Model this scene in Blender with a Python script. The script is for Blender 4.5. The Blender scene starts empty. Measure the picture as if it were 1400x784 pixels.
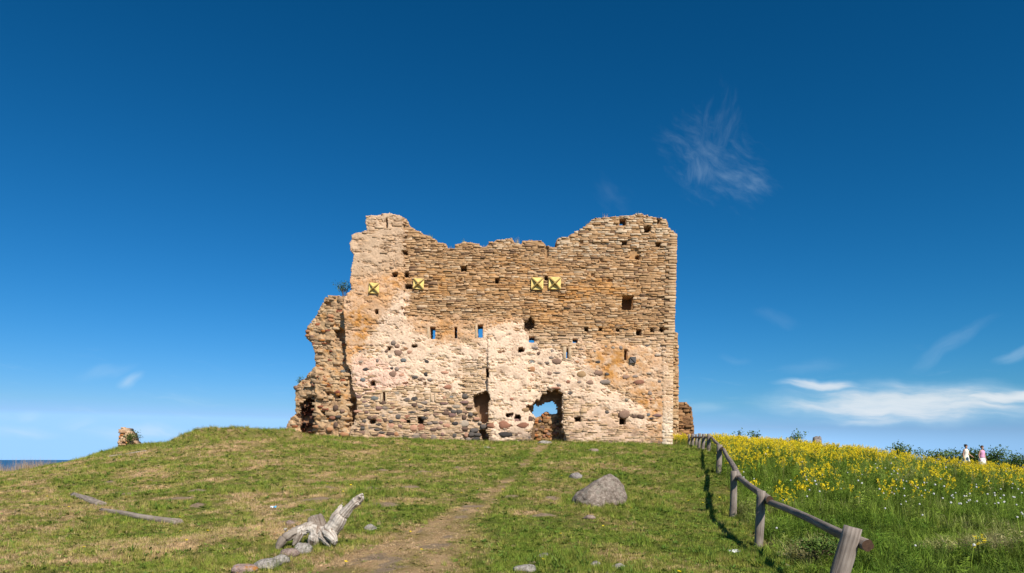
import bpy, bmesh, math, random
import numpy as np
from mathutils import Vector, Matrix, Euler, noise as mnoise

random.seed(7)
RNG = np.random.default_rng(11)
SC = bpy.context.scene
COL = SC.collection

# ------------------------------------------------------------------ camera, sky, sun, exposure
F = 950.0            # focal length in photo pixels (1400 wide)
EYE = 1.6
HOR = 629.0          # eye level row in the photo
cam_d = bpy.data.cameras.new('camera')
cam = bpy.data.objects.new('camera', cam_d)
COL.objects.link(cam)
cam.location = (0, 0, EYE)
cam.rotation_euler = (math.radians(90), 0, 0)
cam_d.sensor_width = 36.0
cam_d.lens = F / 1400.0 * 36.0
cam_d.shift_y = (HOR - 392.0) / 1400.0
cam_d.clip_start = 0.1
cam_d.clip_end = 60000
SC.camera = cam

SUN_EL, SUN_AZ = math.radians(40), math.radians(25)      # azimuth: to the right of straight behind the camera
sun_dir = Vector((math.sin(SUN_AZ) * math.cos(SUN_EL), -math.cos(SUN_AZ) * math.cos(SUN_EL), math.sin(SUN_EL)))
sd = bpy.data.lights.new('sun', 'SUN')
sd.energy = 5.0
sd.angle = math.radians(0.53)
sd.color = (1.0, 0.95, 0.87)
so = bpy.data.objects.new('sun', sd)
COL.objects.link(so)
so.rotation_euler = sun_dir.to_track_quat('Z', 'Y').to_euler()
so.location = (40, -60, 80)

SC.view_settings.view_transform = 'Standard'
SC.view_settings.look = 'None'
SC.view_settings.gamma = 1.0
SC.view_settings.use_curve_mapping = False
SC.view_settings.exposure = 0.25

W = bpy.data.worlds.new('World')
SC.world = W
W.use_nodes = True


class NT:
    """small helper for node graphs"""
    def __init__(self, tree):
        self.t = tree
        self.n = tree.nodes
        self.l = tree.links

    def new(self, typ, **kw):
        nd = self.n.new(typ)
        for k, v in kw.items():
            setattr(nd, k, v)
        return nd

    def put(self, sock, v):
        if hasattr(v, 'is_linked') or hasattr(v, 'links'):
            self.l.new(v, sock)
        else:
            sock.default_value = v

    def math(self, op, a, b=None, c=None, clamp=False):
        nd = self.new('ShaderNodeMath', operation=op, use_clamp=clamp)
        self.put(nd.inputs[0], a)
        if b is not None:
            self.put(nd.inputs[1], b)
        if c is not None:
            self.put(nd.inputs[2], c)
        return nd.outputs[0]

    def mix(self, fac, a, b, blend='MIX'):
        nd = self.new('ShaderNodeMix', data_type='RGBA', blend_type=blend)
        self.put(nd.inputs[0], fac)
        self.put(nd.inputs[6], a)
        self.put(nd.inputs[7], b)
        return nd.outputs[2]

    def ramp(self, fac, stops, interp='LINEAR'):
        nd = self.new('ShaderNodeValToRGB')
        cr = nd.color_ramp
        cr.interpolation = interp
        while len(cr.elements) < len(stops):
            cr.elements.new(0.5)
        for e, (p, c) in zip(cr.elements, stops):
            e.position = p
            e.color = tuple(c) + ((1,) if len(c) == 3 else ())
        self.put(nd.inputs[0], fac)
        return nd.outputs[0]

    def noise(self, vec, scale, detail=4.0, rough=0.55, dist=0.0):
        nd = self.new('ShaderNodeTexNoise')
        if vec is not None:
            self.l.new(vec, nd.inputs['Vector'])
        nd.inputs['Scale'].default_value = scale
        nd.inputs['Detail'].default_value = detail
        nd.inputs['Roughness'].default_value = rough
        nd.inputs['Distortion'].default_value = dist
        return nd.outputs['Fac']

    def smooth(self, x, a, b):
        nd = self.new('ShaderNodeMapRange', interpolation_type='SMOOTHSTEP')
        self.put(nd.inputs['Value'], x)
        nd.inputs['From Min'].default_value = a
        nd.inputs['From Max'].default_value = b
        return nd.outputs[0]


SKY_STRENGTH = 0.1


def build_world():
    t = NT(W.node_tree)
    t.n.clear()
    out = t.new('ShaderNodeOutputWorld')
    bg = t.new('ShaderNodeBackground')
    bg.inputs['Strength'].default_value = SKY_STRENGTH
    sky = t.new('ShaderNodeTexSky', sky_type='NISHITA')
    sky.sun_disc = False
    sky.sun_elevation = SUN_EL
    sky.sun_rotation = math.pi - SUN_AZ
    sky.altitude = 0
    sky.air_density = 1.0
    sky.dust_density = 0.25
    sky.ozone_density = 3.0
    # the photograph's deep polarised blue: one contrast curve per channel over the whole sky
    sep = t.new('ShaderNodeSeparateColor')
    t.l.new(sky.outputs[0], sep.inputs[0])
    cmb = t.new('ShaderNodeCombineColor')
    for k, (gam, gain) in enumerate(((2.45, 0.0027), (1.270, 0.0338), (1.33, 0.0430))):
        v = t.math('MINIMUM', sep.outputs[k], (6.9, 8.8, 9.0)[k])
        v = t.math('MULTIPLY', t.math('POWER', v, gam), gain / SKY_STRENGTH)
        if k == 0:
            red = v
        if k == 1:
            v = t.math('MAXIMUM', v, t.math('MULTIPLY', red, 1.85))
            green = v
        if k == 2:
            v = t.math('MAXIMUM', v, t.math('MULTIPLY', green, 1.60))
        t.l.new(v, cmb.inputs[k])
    base = cmb.outputs[0]
    # clouds: thin cirrus, laid out by compass direction and elevation
    tc = t.new('ShaderNodeTexCoord')
    sp = t.new('ShaderNodeSeparateXYZ')
    t.l.new(tc.outputs['Generated'], sp.inputs[0])
    az = t.math('ARCTAN2', sp.outputs[0], sp.outputs[1])
    el = t.math('ARCSINE', sp.outputs[2])
    cb = t.new('ShaderNodeCombineXYZ')
    t.l.new(az, cb.inputs[0])
    t.l.new(el, cb.inputs[1])
    wn = t.new('ShaderNodeTexNoise')
    wn.inputs['Scale'].default_value = 14
    wn.inputs['Detail'].default_value = 3
    t.l.new(cb.outputs[0], wn.inputs['Vector'])
    vm = t.new('ShaderNodeVectorMath', operation='MULTIPLY_ADD')
    t.l.new(wn.outputs['Color'], vm.inputs[0])
    vm.inputs[1].default_value = (0.035, 0.03, 0)
    t.l.new(cb.outputs[0], vm.inputs[2])

    def streaks(ang, sx, sy, detail=6, rough=0.6):
        m = t.new('ShaderNodeMapping', vector_type='TEXTURE')
        m.inputs['Rotation'].default_value = (0, 0, ang)
        m.inputs['Scale'].default_value = (1 / sx, 1 / sy, 1)
        t.l.new(vm.outputs[0], m.inputs['Vector'])
        return t.noise(m.outputs[0], 1.0, detail, rough)

    def blob(px, py, rx, ry, ang):
        a0 = math.atan((px - 700) / F)
        e0 = math.atan((HOR - py) / math.hypot(F, px - 700))
        m = t.new('ShaderNodeMapping', vector_type='TEXTURE')
        m.inputs['Location'].default_value = (a0 + 0.0175, e0 + 0.015, 0)
        m.inputs['Rotation'].default_value = (0, 0, ang)
        m.inputs['Scale'].default_value = (rx / F, ry / F, 1)
        t.l.new(vm.outputs[0], m.inputs['Vector'])
        ln = t.new('ShaderNodeVectorMath', operation='LENGTH')
        t.l.new(m.outputs[0], ln.inputs[0])
        return t.math('SUBTRACT', 1.0, t.smooth(ln.outputs['Value'], 0.0, 1.25))

    sA = streaks(math.radians(-5), 10, 62, 7, .6)
    sB = streaks(math.radians(-34), 26, 75, 7, 0.6)
    sC = streaks(math.radians(82), 22, 75, 7, 0.6)
    sD = streaks(math.radians(28), 14, 60)
    parts = [  # px, py, rx, ry, angle deg, streak field, density, low, high, fill
        (1225, 554, 150, 24, -6, sA, 0.80, 0.14, 0.86, .16),
        (1255, 543, 75, 28, 4, sA, 0.75, 0.18, 0.9, .16),
        (1235, 551, 230, 38, -2, sA, 0.72, 0.14, 0.80, .22),
        (1125, 526, 90, 12, -5, sA, 0.7, 0.2, 0.85, .2),
        (1370, 542, 110, 14, 3, sA, 0.8, 0.16, 0.8, .2),
        (1200, 574, 120, 12, 0, sA, 0.55, 0.2, 0.85, .2),
        (975, 222, 170, 95, -32, sB, 0.20, 0.34, 0.95, .04),
        (978, 195, 75, 120, -4, sC, 0.14, 0.36, 0.95, .04),
        (1012, 248, 90, 42, -16, sB, 0.28, 0.30, 0.95, .06),
        (960, 235, 60, 40, -16, sC, 0.20, 0.32, 0.95, .06),
        (1300, 470, 85, 16, 33, sD, 0.13, 0.25, 0.9, .2),
        (1398, 481, 40, 14, 20, sD, 0.24, 0.25, 0.85, .2),
        (1005, 487, 34, 11, -8, sA, 0.06, 0.25, 0.9, .2),
        (1065, 436, 44, 14, -20, sB, 0.05, 0.25, 0.9, .2),
        (840, 268, 60, 40, -40, sB, 0.05, 0.3, 1.0, .1),
        (1110, 500, 66, 18, 5, sA, 0.08, 0.25, 0.9, .2),
        (182, 526, 26, 14, 22, sD, 0.35, 0.22, 0.85, .2),
        (145, 512, 60, 16, 12, sD, 0.14, 0.25, 0.9, .2),
        (200, 592, 110, 16, -2, sA, 0.40, 0.18, 0.9, .2),
        (30, 592, 70, 10, 0, sA, 0.35, 0.2, 0.9, .2),
        (105, 577, 30, 12, 10, sD, 0.3, 0.2, 0.9, .2),
        (40, 571, 22, 11, 10, sD, 0.3, 0.2, 0.9, .2),
        (960, 560, 60, 12, 0, sA, 0.25, 0.2, 0.9, .2),
    ]
    dens = None
    for (px, py, rx, ry, ang, s, k, lo, hi, fill) in parts:
        b = blob(px, py, rx, ry, math.radians(ang))
        v = t.math('MULTIPLY', b, t.math('ADD', s, fill))
        v = t.math('MULTIPLY', t.smooth(v, lo, hi), k)
        dens = v if dens is None else t.math('MAXIMUM', dens, v)
    # the same thin cirrus goes on all round the horizon, beyond the part in view
    lowband = t.math('MULTIPLY', t.smooth(el, 0.0, 0.05), t.math('SUBTRACT', 1.0, t.smooth(el, 0.08, 0.30)))
    gen = t.math('MULTIPLY', t.smooth(t.math('MULTIPLY', lowband, sA), 0.5, 0.9), 0.25)
    dens = t.math('MAXIMUM', dens, gen)
    c = 0.80 / SKY_STRENGTH
    cc = t.mix(t.smooth(dens, .15, .65), (c * 0.60, c * 0.82, c * 1.0, 1), (c * 0.97, c * 0.99, c * 1.0, 1))
    col = t.mix(dens, base, cc)
    t.l.new(col, bg.inputs['Color'])
    t.l.new(bg.outputs[0], out.inputs[0])


build_world()


# ------------------------------------------------------------------ numeric helpers
def hash2(ix, iy, seed):
    ix = ix.astype(np.int64)
    iy = iy.astype(np.int64)
    n = (ix * 374761393 + iy * 668265263 + int(seed) * 1442695041) & 0xFFFFFFFF
    n = ((n ^ (n >> 13)) * 1274126177) & 0xFFFFFFFF
    n = ((n ^ (n >> 15)) * 2246822519) & 0xFFFFFFFF
    return ((n ^ (n >> 16)) & 0xFFFFFF) / float(0xFFFFFF)


def vnoise(x, y, seed=0):
    x = np.asarray(x, float)
    y = np.asarray(y, float)
    ix, iy = np.floor(x), np.floor(y)
    fx, fy = x - ix, y - iy
    fx = fx * fx * (3 - 2 * fx)
    fy = fy * fy * (3 - 2 * fy)
    a, b = hash2(ix, iy, seed), hash2(ix + 1, iy, seed)
    c, d = hash2(ix, iy + 1, seed), hash2(ix + 1, iy + 1, seed)
    return (a * (1 - fx) + b * fx) * (1 - fy) + (c * (1 - fx) + d * fx) * fy


def fbm(x, y, octv=4, seed=0, gain=0.5):
    s, a, n = 0.0, 1.0, 0.0
    for i in range(octv):
        s = s + a * vnoise(np.asarray(x) * 2 ** i + 13.7 * i, np.asarray(y) * 2 ** i - 7.1 * i, seed + i)
        n += a
        a *= gain
    return s / n


def sstep(x, a, b):
    t = np.clip((np.asarray(x, float) - a) / (b - a), 0, 1)
    return t * t * (3 - 2 * t)


def in_poly(u, v, poly):
    u = np.asarray(u, float)
    v = np.asarray(v, float)
    r = np.zeros(np.broadcast(u, v).shape, bool)
    n = len(poly)
    for i in range(n):
        x1, y1 = poly[i]
        x2, y2 = poly[(i + 1) % n]
        if y1 == y2:
            continue
        cnd = ((y1 > v) != (y2 > v)) & (u < (x2 - x1) * (v - y1) / (y2 - y1) + x1)
        r ^= cnd
    return r


def lin(c):
    return tuple(((x / 255.0) / 12.92 if x <= 10 else ((x / 255.0 + 0.055) / 1.055) ** 2.4) for x in c)


KA = 0.80      # photo brightness in full sun -> base colour


def alb(r, g, b, k=None):
    k = KA if k is None else k
    return tuple(min(0.9, x * k) for x in lin((r, g, b)))


def P(px, py, d):
    return Vector(((px - 700) * d / F, d, EYE + (HOR - py) * d / F))


# ------------------------------------------------------------------ scene helpers
def tag(o, label=None, cat=None, group=None, kind=None):
    if label:
        o['label'] = label
    if cat:
        o['category'] = cat
    if group:
        o['group'] = group
    if kind:
        o['kind'] = kind
    return o


def empty(name, loc=(0, 0, 0)):
    o = bpy.data.objects.new(name, None)
    o.empty_display_size = 0.3
    COL.objects.link(o)
    o.location = loc
    return o


def np_mesh(name, verts, faces, mat=None, smooth=False, colors=None, attrs=None):
    """verts (n,3); faces (m,k) array or list of lists"""
    me = bpy.data.meshes.new(name)
    verts = np.asarray(verts, np.float32)
    if isinstance(faces, np.ndarray):
        m, k = faces.shape
        me.vertices.add(len(verts))
        me.vertices.foreach_set('co', verts.ravel())
        me.loops.add(m * k)
        me.loops.foreach_set('vertex_index', faces.astype(np.int32).ravel())
        me.polygons.add(m)
        me.polygons.foreach_set('loop_start', np.arange(0, m * k, k, dtype=np.int32))
        me.update(calc_edges=True)
        me.validate()
    else:
        me.from_pydata([tuple(v) for v in verts], [], [tuple(f) for f in faces])
    if colors is not None:
        a = me.color_attributes.new('Col', 'FLOAT_COLOR', 'POINT')
        c = np.ones((len(verts), 4), np.float32)
        c[:, :3] = colors
        a.data.foreach_set('color', c.ravel())
    if attrs:
        for k2, arr in attrs.items():
            a = me.attributes.new(k2, 'FLOAT', 'POINT')
            a.data.foreach_set('value', np.asarray(arr, np.float32))
    if smooth:
        me.polygons.foreach_set('use_smooth', np.ones(len(me.polygons), bool))
    if mat:
        me.materials.append(mat)
    return me


def obj(name, me, parent=None, loc=None):
    o = bpy.data.objects.new(name, me)
    COL.objects.link(o)
    if parent is not None:
        o.parent = parent
    if loc is not None:
        o.location = loc
    return o


def new_mat(name):
    m = bpy.data.materials.new(name)
    m.use_nodes = True
    t = NT(m.node_tree)
    b = t.n['Principled BSDF']
    return m, t, b


def attr_node(t, name, typ='GEOMETRY'):
    a = t.new('ShaderNodeAttribute', attribute_name=name, attribute_type=typ)
    return a


def coords(t, kind='Object'):
    return t.new('ShaderNodeTexCoord').outputs[kind]


def bump(t, b, h, strength=0.4, dist=0.02):
    bn = t.new('ShaderNodeBump')
    bn.inputs['Strength'].default_value = strength
    bn.inputs['Distance'].default_value = dist
    t.l.new(h, bn.inputs['Height'])
    t.l.new(bn.outputs[0], b.inputs['Normal'])


def stone_mat(name, fine=14.0, var=0.45, bstr=0.6, bdist=0.03, speck=0.0, rough=0.92):
    """colour comes from the 'Col' attribute, broken up by grain"""
    m, t, b = new_mat(name)
    g = t.new('ShaderNodeNewGeometry').outputs['Position']
    a = attr_node(t, 'Col').outputs['Color']
    n1 = t.noise(g, fine, 6, 0.62)
    n2 = t.noise(g, fine * 0.22, 4, 0.55)
    n = t.math('ADD', t.math('MULTIPLY', n1, 0.65), t.math('MULTIPLY', n2, 0.35))
    lo, hi = 1 - var, 1 + var * 0.75
    f = t.new('ShaderNodeMapRange')
    t.l.new(n, f.inputs['Value'])
    f.inputs['From Min'].default_value = 0.3
    f.inputs['From Max'].default_value = 0.7
    f.inputs['To Min'].default_value = lo
    f.inputs['To Max'].default_value = hi
    c = t.mix(1.0, a, f.outputs[0], 'MULTIPLY')
    if speck:
        s = t.smooth(t.noise(g, fine * 3.5, 2, 0.5), 0.58, 0.72)
        c = t.mix(t.math('MULTIPLY', s, speck), c, (0.06, 0.05, 0.045, 1))
    t.l.new(c, b.inputs['Base Color'])
    b.inputs['Roughness'].default_value = rough
    b.inputs['Specular IOR Level'].default_value = 0.15
    bump(t, b, n1, bstr, bdist)
    return m


M = {}
M['masonry'] = stone_mat('masonry_mortar', 9.0, 0.34, 0.5, 0.035, 0.30)
M['slab'] = stone_mat('limestone', 8.0, 0.36, 0.7, 0.03)
M['field'] = stone_mat('fieldstone', 18.0, 0.35, 0.5, 0.015)

# ------------------------------------------------------------------ terrain
CTRL = []


def cp(x, y, z):
    CTRL.append((x, y, z))


def cpp(px, py, d):
    p = P(px, py, d)
    CTRL.append((p.x, p.y, p.z))


for x in (-30, -15, -5, 5, 15, 30):
    cp(x, -25, -0.4)
    cp(x, 2, -0.05)
for x in (-9, -4.5, 0, 4, 8):
    cp(x, 9.7, 0.0)
cp(-20, 10, 0.0)
cp(18, 10, -0.4)
for d, z in ((14, 0.33), (20, 0.83), (28, 1.50), (35, 2.08)):
    cp(0.2, d, z)
    cp(-5, d, z - 0.02)
cpp(478, 600, 42)
cpp(590, 604, 42)
cpp(700, 606, 42)
cpp(800, 607, 42)
cpp(918, 611, 42)
cpp(245, 716, 15)
cpp(100, 677, 21)
cpp(0, 700, 17)
cpp(0, 651, 33)
cpp(0, 646, 45)
cpp(55, 644, 45)
cpp(112, 637, 42)
cpp(160, 616, 42)
cpp(190, 611, 41)
cpp(216, 613, 40)
cpp(245, 605, 38)
cpp(282, 600.5, 38)
cpp(330, 601, 39)
cpp(400, 598, 41)
cpp(300, 640, 26)
cpp(200, 650, 25)
cpp(400, 640, 26)
cp(-17, 52, 2.2)
cp(-18, 62, 0.2)
cp(-26, 52, 0.6)
cp(-8, 50, 2.7)
cp(0, 48, 2.6)
cp(8, 48, 2.3)
cp(0, 60, 1.6)
cp(-40, 62, -1.2)
cp(-55, 50, -0.5)
cp(-60, 30, 0.2)
cp(-70, 70, -3.5)
cp(4.0, 8.0, -0.03)
cp(4.2, 11.9, 0.06)
cp(5.05, 15.8, 0.34)
cp(7.1, 24, 1.12)
cp(9.6, 34, 1.98)
cp(11, 42, 2.3)
cp(14, 38, 1.95)
cp(18, 38, 1.62)
cp(23.2, 40, 0.98)
cp(26, 40, 0.66)
cp(29.4, 45, 0.86)
cp(33.5, 45, 0.30)
cp(9, 16, 0.30)
cp(13, 16, 0.0)
cp(12, 25, 1.0)
cp(18, 25, 0.6)
cp(22, 30, 0.52)
cp(28, 34, 0.15)
cp(7.5, 9.8, -0.12)
cp(15, 55, 1.2)
cp(30, 58, 0.0)
cp(45, 45, -0.4)
cp(60, 30, -0.6)
cp(0, 80, -3.0)
cp(40, 85, -3.2)
cp(-30, 85, -4.0)
cp(80, 60, -1.5)
cp(90, 110, -4)
cp(-90, 110, -5)
cp(0, 120, -5)
cp(90, -25, -0.6)
cp(-90, -25, -0.4)
cp(-95, 40, -3.0)
CTRL = np.array(CTRL)


def _tps_fit():
    n = len(CTRL)
    xy = CTRL[:, :2] / 30.0
    r2 = ((xy[:, None, :] - xy[None, :, :]) ** 2).sum(-1)
    K = np.where(r2 > 0, 0.5 * r2 * np.log(np.maximum(r2, 1e-12)), 0) + np.eye(n) * 2e-4
    Pm = np.hstack([np.ones((n, 1)), xy])
    A = np.zeros((n + 3, n + 3))
    A[:n, :n] = K
    A[:n, n:] = Pm
    A[n:, :n] = Pm.T
    b = np.zeros(n + 3)
    b[:n] = CTRL[:, 2]
    return xy, np.linalg.solve(A, b)


TXY, TW = _tps_fit()


def ground_z(x, y, detail=True):
    x = np.asarray(x, float)
    y = np.asarray(y, float)
    sh = np.broadcast(x, y).shape
    xf = np.broadcast_to(x, sh).ravel()
    yf = np.broadcast_to(y, sh).ravel()
    z = np.empty(xf.size)
    for s in range(0, xf.size, 20000):
        q = np.stack([xf[s:s + 20000], yf[s:s + 20000]], 1) / 30.0
        r2 = ((q[:, None, :] - TXY[None]) ** 2).sum(-1)
        U = 0.5 * r2 * np.log(np.maximum(r2, 1e-12))
        z[s:s + 20000] = U @ TW[:-3] + TW[-3] + q @ TW[-2:]
    z = np.clip(z, -8, 6)
    if detail:
        z = z + (fbm(xf / 2.2, yf / 2.2, 3, 5) - 0.5) * 0.22 + (fbm(xf / 0.5, yf / 0.5, 2, 9) - 0.5) * 0.05
        # the grass-grown hummock on the left skyline is lumpier
        k = np.exp(-(((xf + 17) / 6) ** 2 + ((yf - 38) / 4) ** 2))
        z = z + k * (fbm(xf / 1.1, yf / 1.1, 3, 15) - 0.45) * 0.35
        rr2 = np.hypot((xf + 15.4) / 4.0, (yf - 39.2) / 2.6) + (fbm(xf / 1.4, yf / 1.4, 3, 17) - .5) * .35
        z = z + .48 * (1 - sstep(rr2, .62, 1.12))
    return z.reshape(sh)


def gz(x, y):
    return float(ground_z(np.array([x]), np.array([y]))[0])


def on_ground(px, py, lo=6.0, hi=75.0):
    """where the view ray through a photo pixel first meets the ground"""
    d = np.linspace(lo, hi, 1400)
    x = (px - 700) * d / F
    z = EYE + (HOR - py) * d / F
    g = ground_z(x, d)
    k = np.nonzero(z <= g)[0]
    i = k[0] if len(k) else len(d) - 1
    return Vector((x[i], d[i], g[i]))


FENCE = [(3.75, 7.6), (4.2, 11.9), (5.05, 15.8), (7.1, 24.0), (9.75, 34.0), (10.55, 38.5), (11.0, 42.5)]


def fence_x(y):
    f = np.array(FENCE)
    return np.interp(y, f[:, 1], f[:, 0])


PATH = [on_ground(a, b) for a, b in ((505, 790), (575, 745), (628, 706), (668, 682), (700, 652), (722, 630), (742, 609))]
PATHW = [1.1, .85, 0.42, 0.24, 0.20, 0.20, 0.24]


def path_dist(x, y):
    best = np.full(np.shape(x), 1e9)
    for i in range(len(PATH) - 1):
        a, b = PATH[i], PATH[i + 1]
        dx, dy = b.x - a.x, b.y - a.y
        t = np.clip(((x - a.x) * dx + (y - a.y) * dy) / (dx * dx + dy * dy), 0, 1)
        w = PATHW[i] + (PATHW[i + 1] - PATHW[i]) * t
        d = np.hypot(x - a.x - t * dx, y - a.y - t * dy) / w
        best = np.minimum(best, d)
    return best


MOLE = [(434, 685, .42), (527, 691, .40), (449, 668, .2), (507, 669, .3), (523, 644, .28), (578, 646, .35), (424, 700, .2),
        (740, 707, .35), (173, 677, .35), (245, 683, .45), (268, 672, .3), (150, 660, .25), (271, 691, .22), (395, 715, .22),
        (625, 640, .3), (560, 668, .3), (700, 680, .22), (755, 682, .25)]
MOLE = [(on_ground(a, b), r) for a, b, r in MOLE]


def soil_f(x, y):
    x = np.asarray(x, float)
    y = np.asarray(y, float)
    wx = x + (fbm(x / .35, y / .35, 3, 31) - .5) * .4
    wy = y + (fbm(x / .35, y / .35, 3, 32) - .5) * .4
    s = np.zeros(np.shape(x))
    for p, r in MOLE:
        s = np.maximum(s, 1 - sstep(np.hypot((wx - p.x) / 1.15, (wy - p.y)) / r, 0.45, 1.1))
    pd = path_dist(wx, wy)
    core = (1 - sstep(pd, 0.25, 0.9)) * sstep(fbm(x / .35, y / .35, 3, 33), .56, .72)
    return np.clip(np.maximum(s, core), 0, 1)


def dry_f(x, y):
    """0 fresh green .. 1 straw"""
    x = np.asarray(x, float)
    y = np.asarray(y, float)
    n = fbm(x / 1.7, y / 1.9, 4, 41)
    n2 = fbm(x / .8, y / .7, 3, 43)
    base = 0.38 + 0.17 * sstep(-x / np.maximum(y, 4), 0.05, 0.45) - 0.10 * sstep(x / np.maximum(y, 4), -0.02, 0.12)
    n3 = fbm(x / .28, y / .30, 2, 45)
    d = base + (n - 0.5) * 1.0 + (n2 - 0.5) * 1.1 + (n3 - .5) * .7
    pd = path_dist(x + (n2 - .5) * .5, y)
    d = d + (0.48 - .22 * sstep(y, 14, 22)) * (1 - sstep(pd, 0.4, 1.6))
    d = d - 0.30 * np.exp(-((pd - 2.2) / 0.7) ** 2)
    return np.clip(d, 0, 1)


def build_ground():
    xs = np.concatenate([np.linspace(-260, -60, 25)[:-1], np.linspace(-60, -16, 90)[:-1], np.linspace(-16, 16, 230)[:-1],
                         np.linspace(16, 50, 90)[:-1], np.linspace(50, 260, 26)])
    ys = np.concatenate([np.linspace(-40, 6, 24)[:-1], np.linspace(6, 24, 130)[:-1], np.linspace(24, 50, 110)[:-1],
                         np.linspace(50, 140, 45)])
    X, Y = np.meshgrid(xs, ys)
    Z = ground_z(X, Y)
    far = sstep(np.maximum(np.abs(X) - 100, 0), 0, 120)
    Z = Z * (1 - far) + np.where(X > 0, -1.2, -6.0) * far
    Z = Z + 0.07 * np.minimum(1, sum(np.exp(-((X - p.x) ** 2 + (Y - p.y) ** 2) / (r * .6) ** 2) for p, r in MOLE))
    ny, nx = X.shape
    idx = np.arange(nx * ny).reshape(ny, nx)
    faces = np.stack([idx[:-1, :-1], idx[:-1, 1:], idx[1:, 1:], idx[1:, :-1]], -1).reshape(-1, 4)
    xf, yf = X.ravel(), Y.ravel()
    m, t, b = new_mat('turf_soil')
    g = t.new('ShaderNodeNewGeometry').outputs['Position']
    dry = attr_node(t, 'dry').outputs['Fac']
    soil = attr_node(t, 'soil').outputs['Fac']
    n1 = t.noise(g, 9.0, 6, 0.7)
    n2 = t.noise(g, 1.6, 4, 0.6)
    f = t.math('ADD', dry, t.math('MULTIPLY', t.math('SUBTRACT', n1, 0.5), 0.9))
    f = t.math('ADD', f, t.math('MULTIPLY', t.math('SUBTRACT', n2, 0.5), 0.4), clamp=True)
    c = t.ramp(f, [(0.0, (0.10, 0.115, 0.022)), (0.35, (0.17, 0.16, 0.040)), (0.62, (0.26, 0.19, 0.075)), (1.0, (0.44, 0.29, 0.15))])
    sc = t.mix(n1, (0.10, 0.066, 0.042, 1), (0.48, 0.35, 0.22, 1))
    c = t.mix(t.smooth(t.math('ADD', soil, t.math('MULTIPLY', t.math('SUBTRACT', n1, .5), .5)), .35, .7), c, sc)
    t.l.new(c, b.inputs['Base Color'])
    b.inputs['Roughness'].default_value = 0.95
    b.inputs['Specular IOR Level'].default_value = 0.1
    bump(t, b, t.noise(g, 22.0, 6, 0.75), 0.9, 0.06)
    me = np_mesh('ground', np.stack([xf, yf, Z.ravel()], 1), faces, m, True,
                 attrs={'dry': dry_f(xf, yf), 'soil': soil_f(xf, yf)})
    tag(obj('ground', me), kind='structure')


build_ground()

SEA_Z = -2.6


def build_sea():
    m, t, b = new_mat('sea_water')
    g = t.new('ShaderNodeNewGeometry').outputs['Position']
    mp = t.new('ShaderNodeMapping')
    mp.inputs['Scale'].default_value = (0.02, 0.12, 0.1)
    t.l.new(g, mp.inputs['Vector'])
    n = t.noise(mp.outputs[0], 1.0, 5, 0.6)
    c = t.ramp(n, [(0.3, (0.014, 0.07, 0.17)), (0.6, (0.04, 0.14, 0.27)), (0.75, (0.16, 0.29, 0.40))])
    t.l.new(c, b.inputs['Base Color'])
    b.inputs['Roughness'].default_value = 0.45
    b.inputs['Specular IOR Level'].default_value = 0.12
    bump(t, b, t.noise(g, 0.8, 5, 0.6), 0.6, 0.4)
    R = 30000
    v = [(-R, -300, SEA_Z), (R, -300, SEA_Z), (R, R, SEA_Z), (-R, R, SEA_Z)]
    tag(obj('sea', np_mesh('sea', v, np.array([[0, 1, 2, 3]]), m)), kind='structure')


build_sea()


# ------------------------------------------------------------------ masonry
def grid_solid(u0, u1, v0, v1, step, inside, dep, thick, amap, colf, jit=0.3, seed=1):
    """A thick wall cut out of a fine grid: front relief, ragged outline, openings, back face.
    inside(u,v) says where there is wall; dep(u,v) is the relief of the front in metres (towards the viewer)."""
    us = np.arange(u0, u1 + step * .5, step)
    vs = np.arange(v0, v1 + step * .5, step)
    U, V = np.meshgrid(us, vs)
    cu, cv = np.meshgrid(us[:-1] + step / 2, vs[:-1] + step / 2)
    ins = inside(cu, cv)
    nv, nu = U.shape
    idx = np.arange(nu * nv).reshape(nv, nu)
    JU = U + (hash2(np.round(U / step), np.round(V / step), seed) - .5) * 2 * jit * step
    JV = V + (hash2(np.round(U / step), np.round(V / step), seed + 5) - .5) * 2 * jit * step
    D = dep(U, V)
    Fp = amap(JU, JV, D)
    Bp = amap(JU, JV, np.full(U.shape, -thick))
    n = nu * nv
    a, b, c, d = idx[:-1, :-1], idx[:-1, 1:], idx[1:, 1:], idx[1:, :-1]     # v grows downwards in the picture
    q = np.stack([a, d, c, b], -1)[ins]
    faces = [q, q[:, ::-1] + n]
    pad = np.zeros((nv + 1, nu + 1), bool)
    pad[1:-1, 1:-1] = ins
    # vertical borders between cells (left/right neighbours)
    for (sl, e0, e1) in (((slice(1, -1), slice(0, -2)), a, d), ((slice(1, -1), slice(2, None)), c, b),
                         ((slice(0, -2), slice(1, -1)), b, a), ((slice(2, None), slice(1, -1)), d, c)):
        bd = ins & ~pad[sl]
        p0, p1 = e0[bd], e1[bd]
        faces.append(np.stack([p0, p0 + n, p1 + n, p1], -1))
    faces = np.concatenate(faces)
    verts = np.concatenate([Fp.reshape(-1, 3), Bp.reshape(-1, 3)])
    cf = colf(U, V).reshape(-1, 3)
    cols = np.concatenate([cf, cf])
    used = np.unique(faces)
    remap = np.zeros(len(verts), np.int64)
    remap[used] = np.arange(len(used))
    return verts[used], remap[faces], cols[used]


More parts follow.
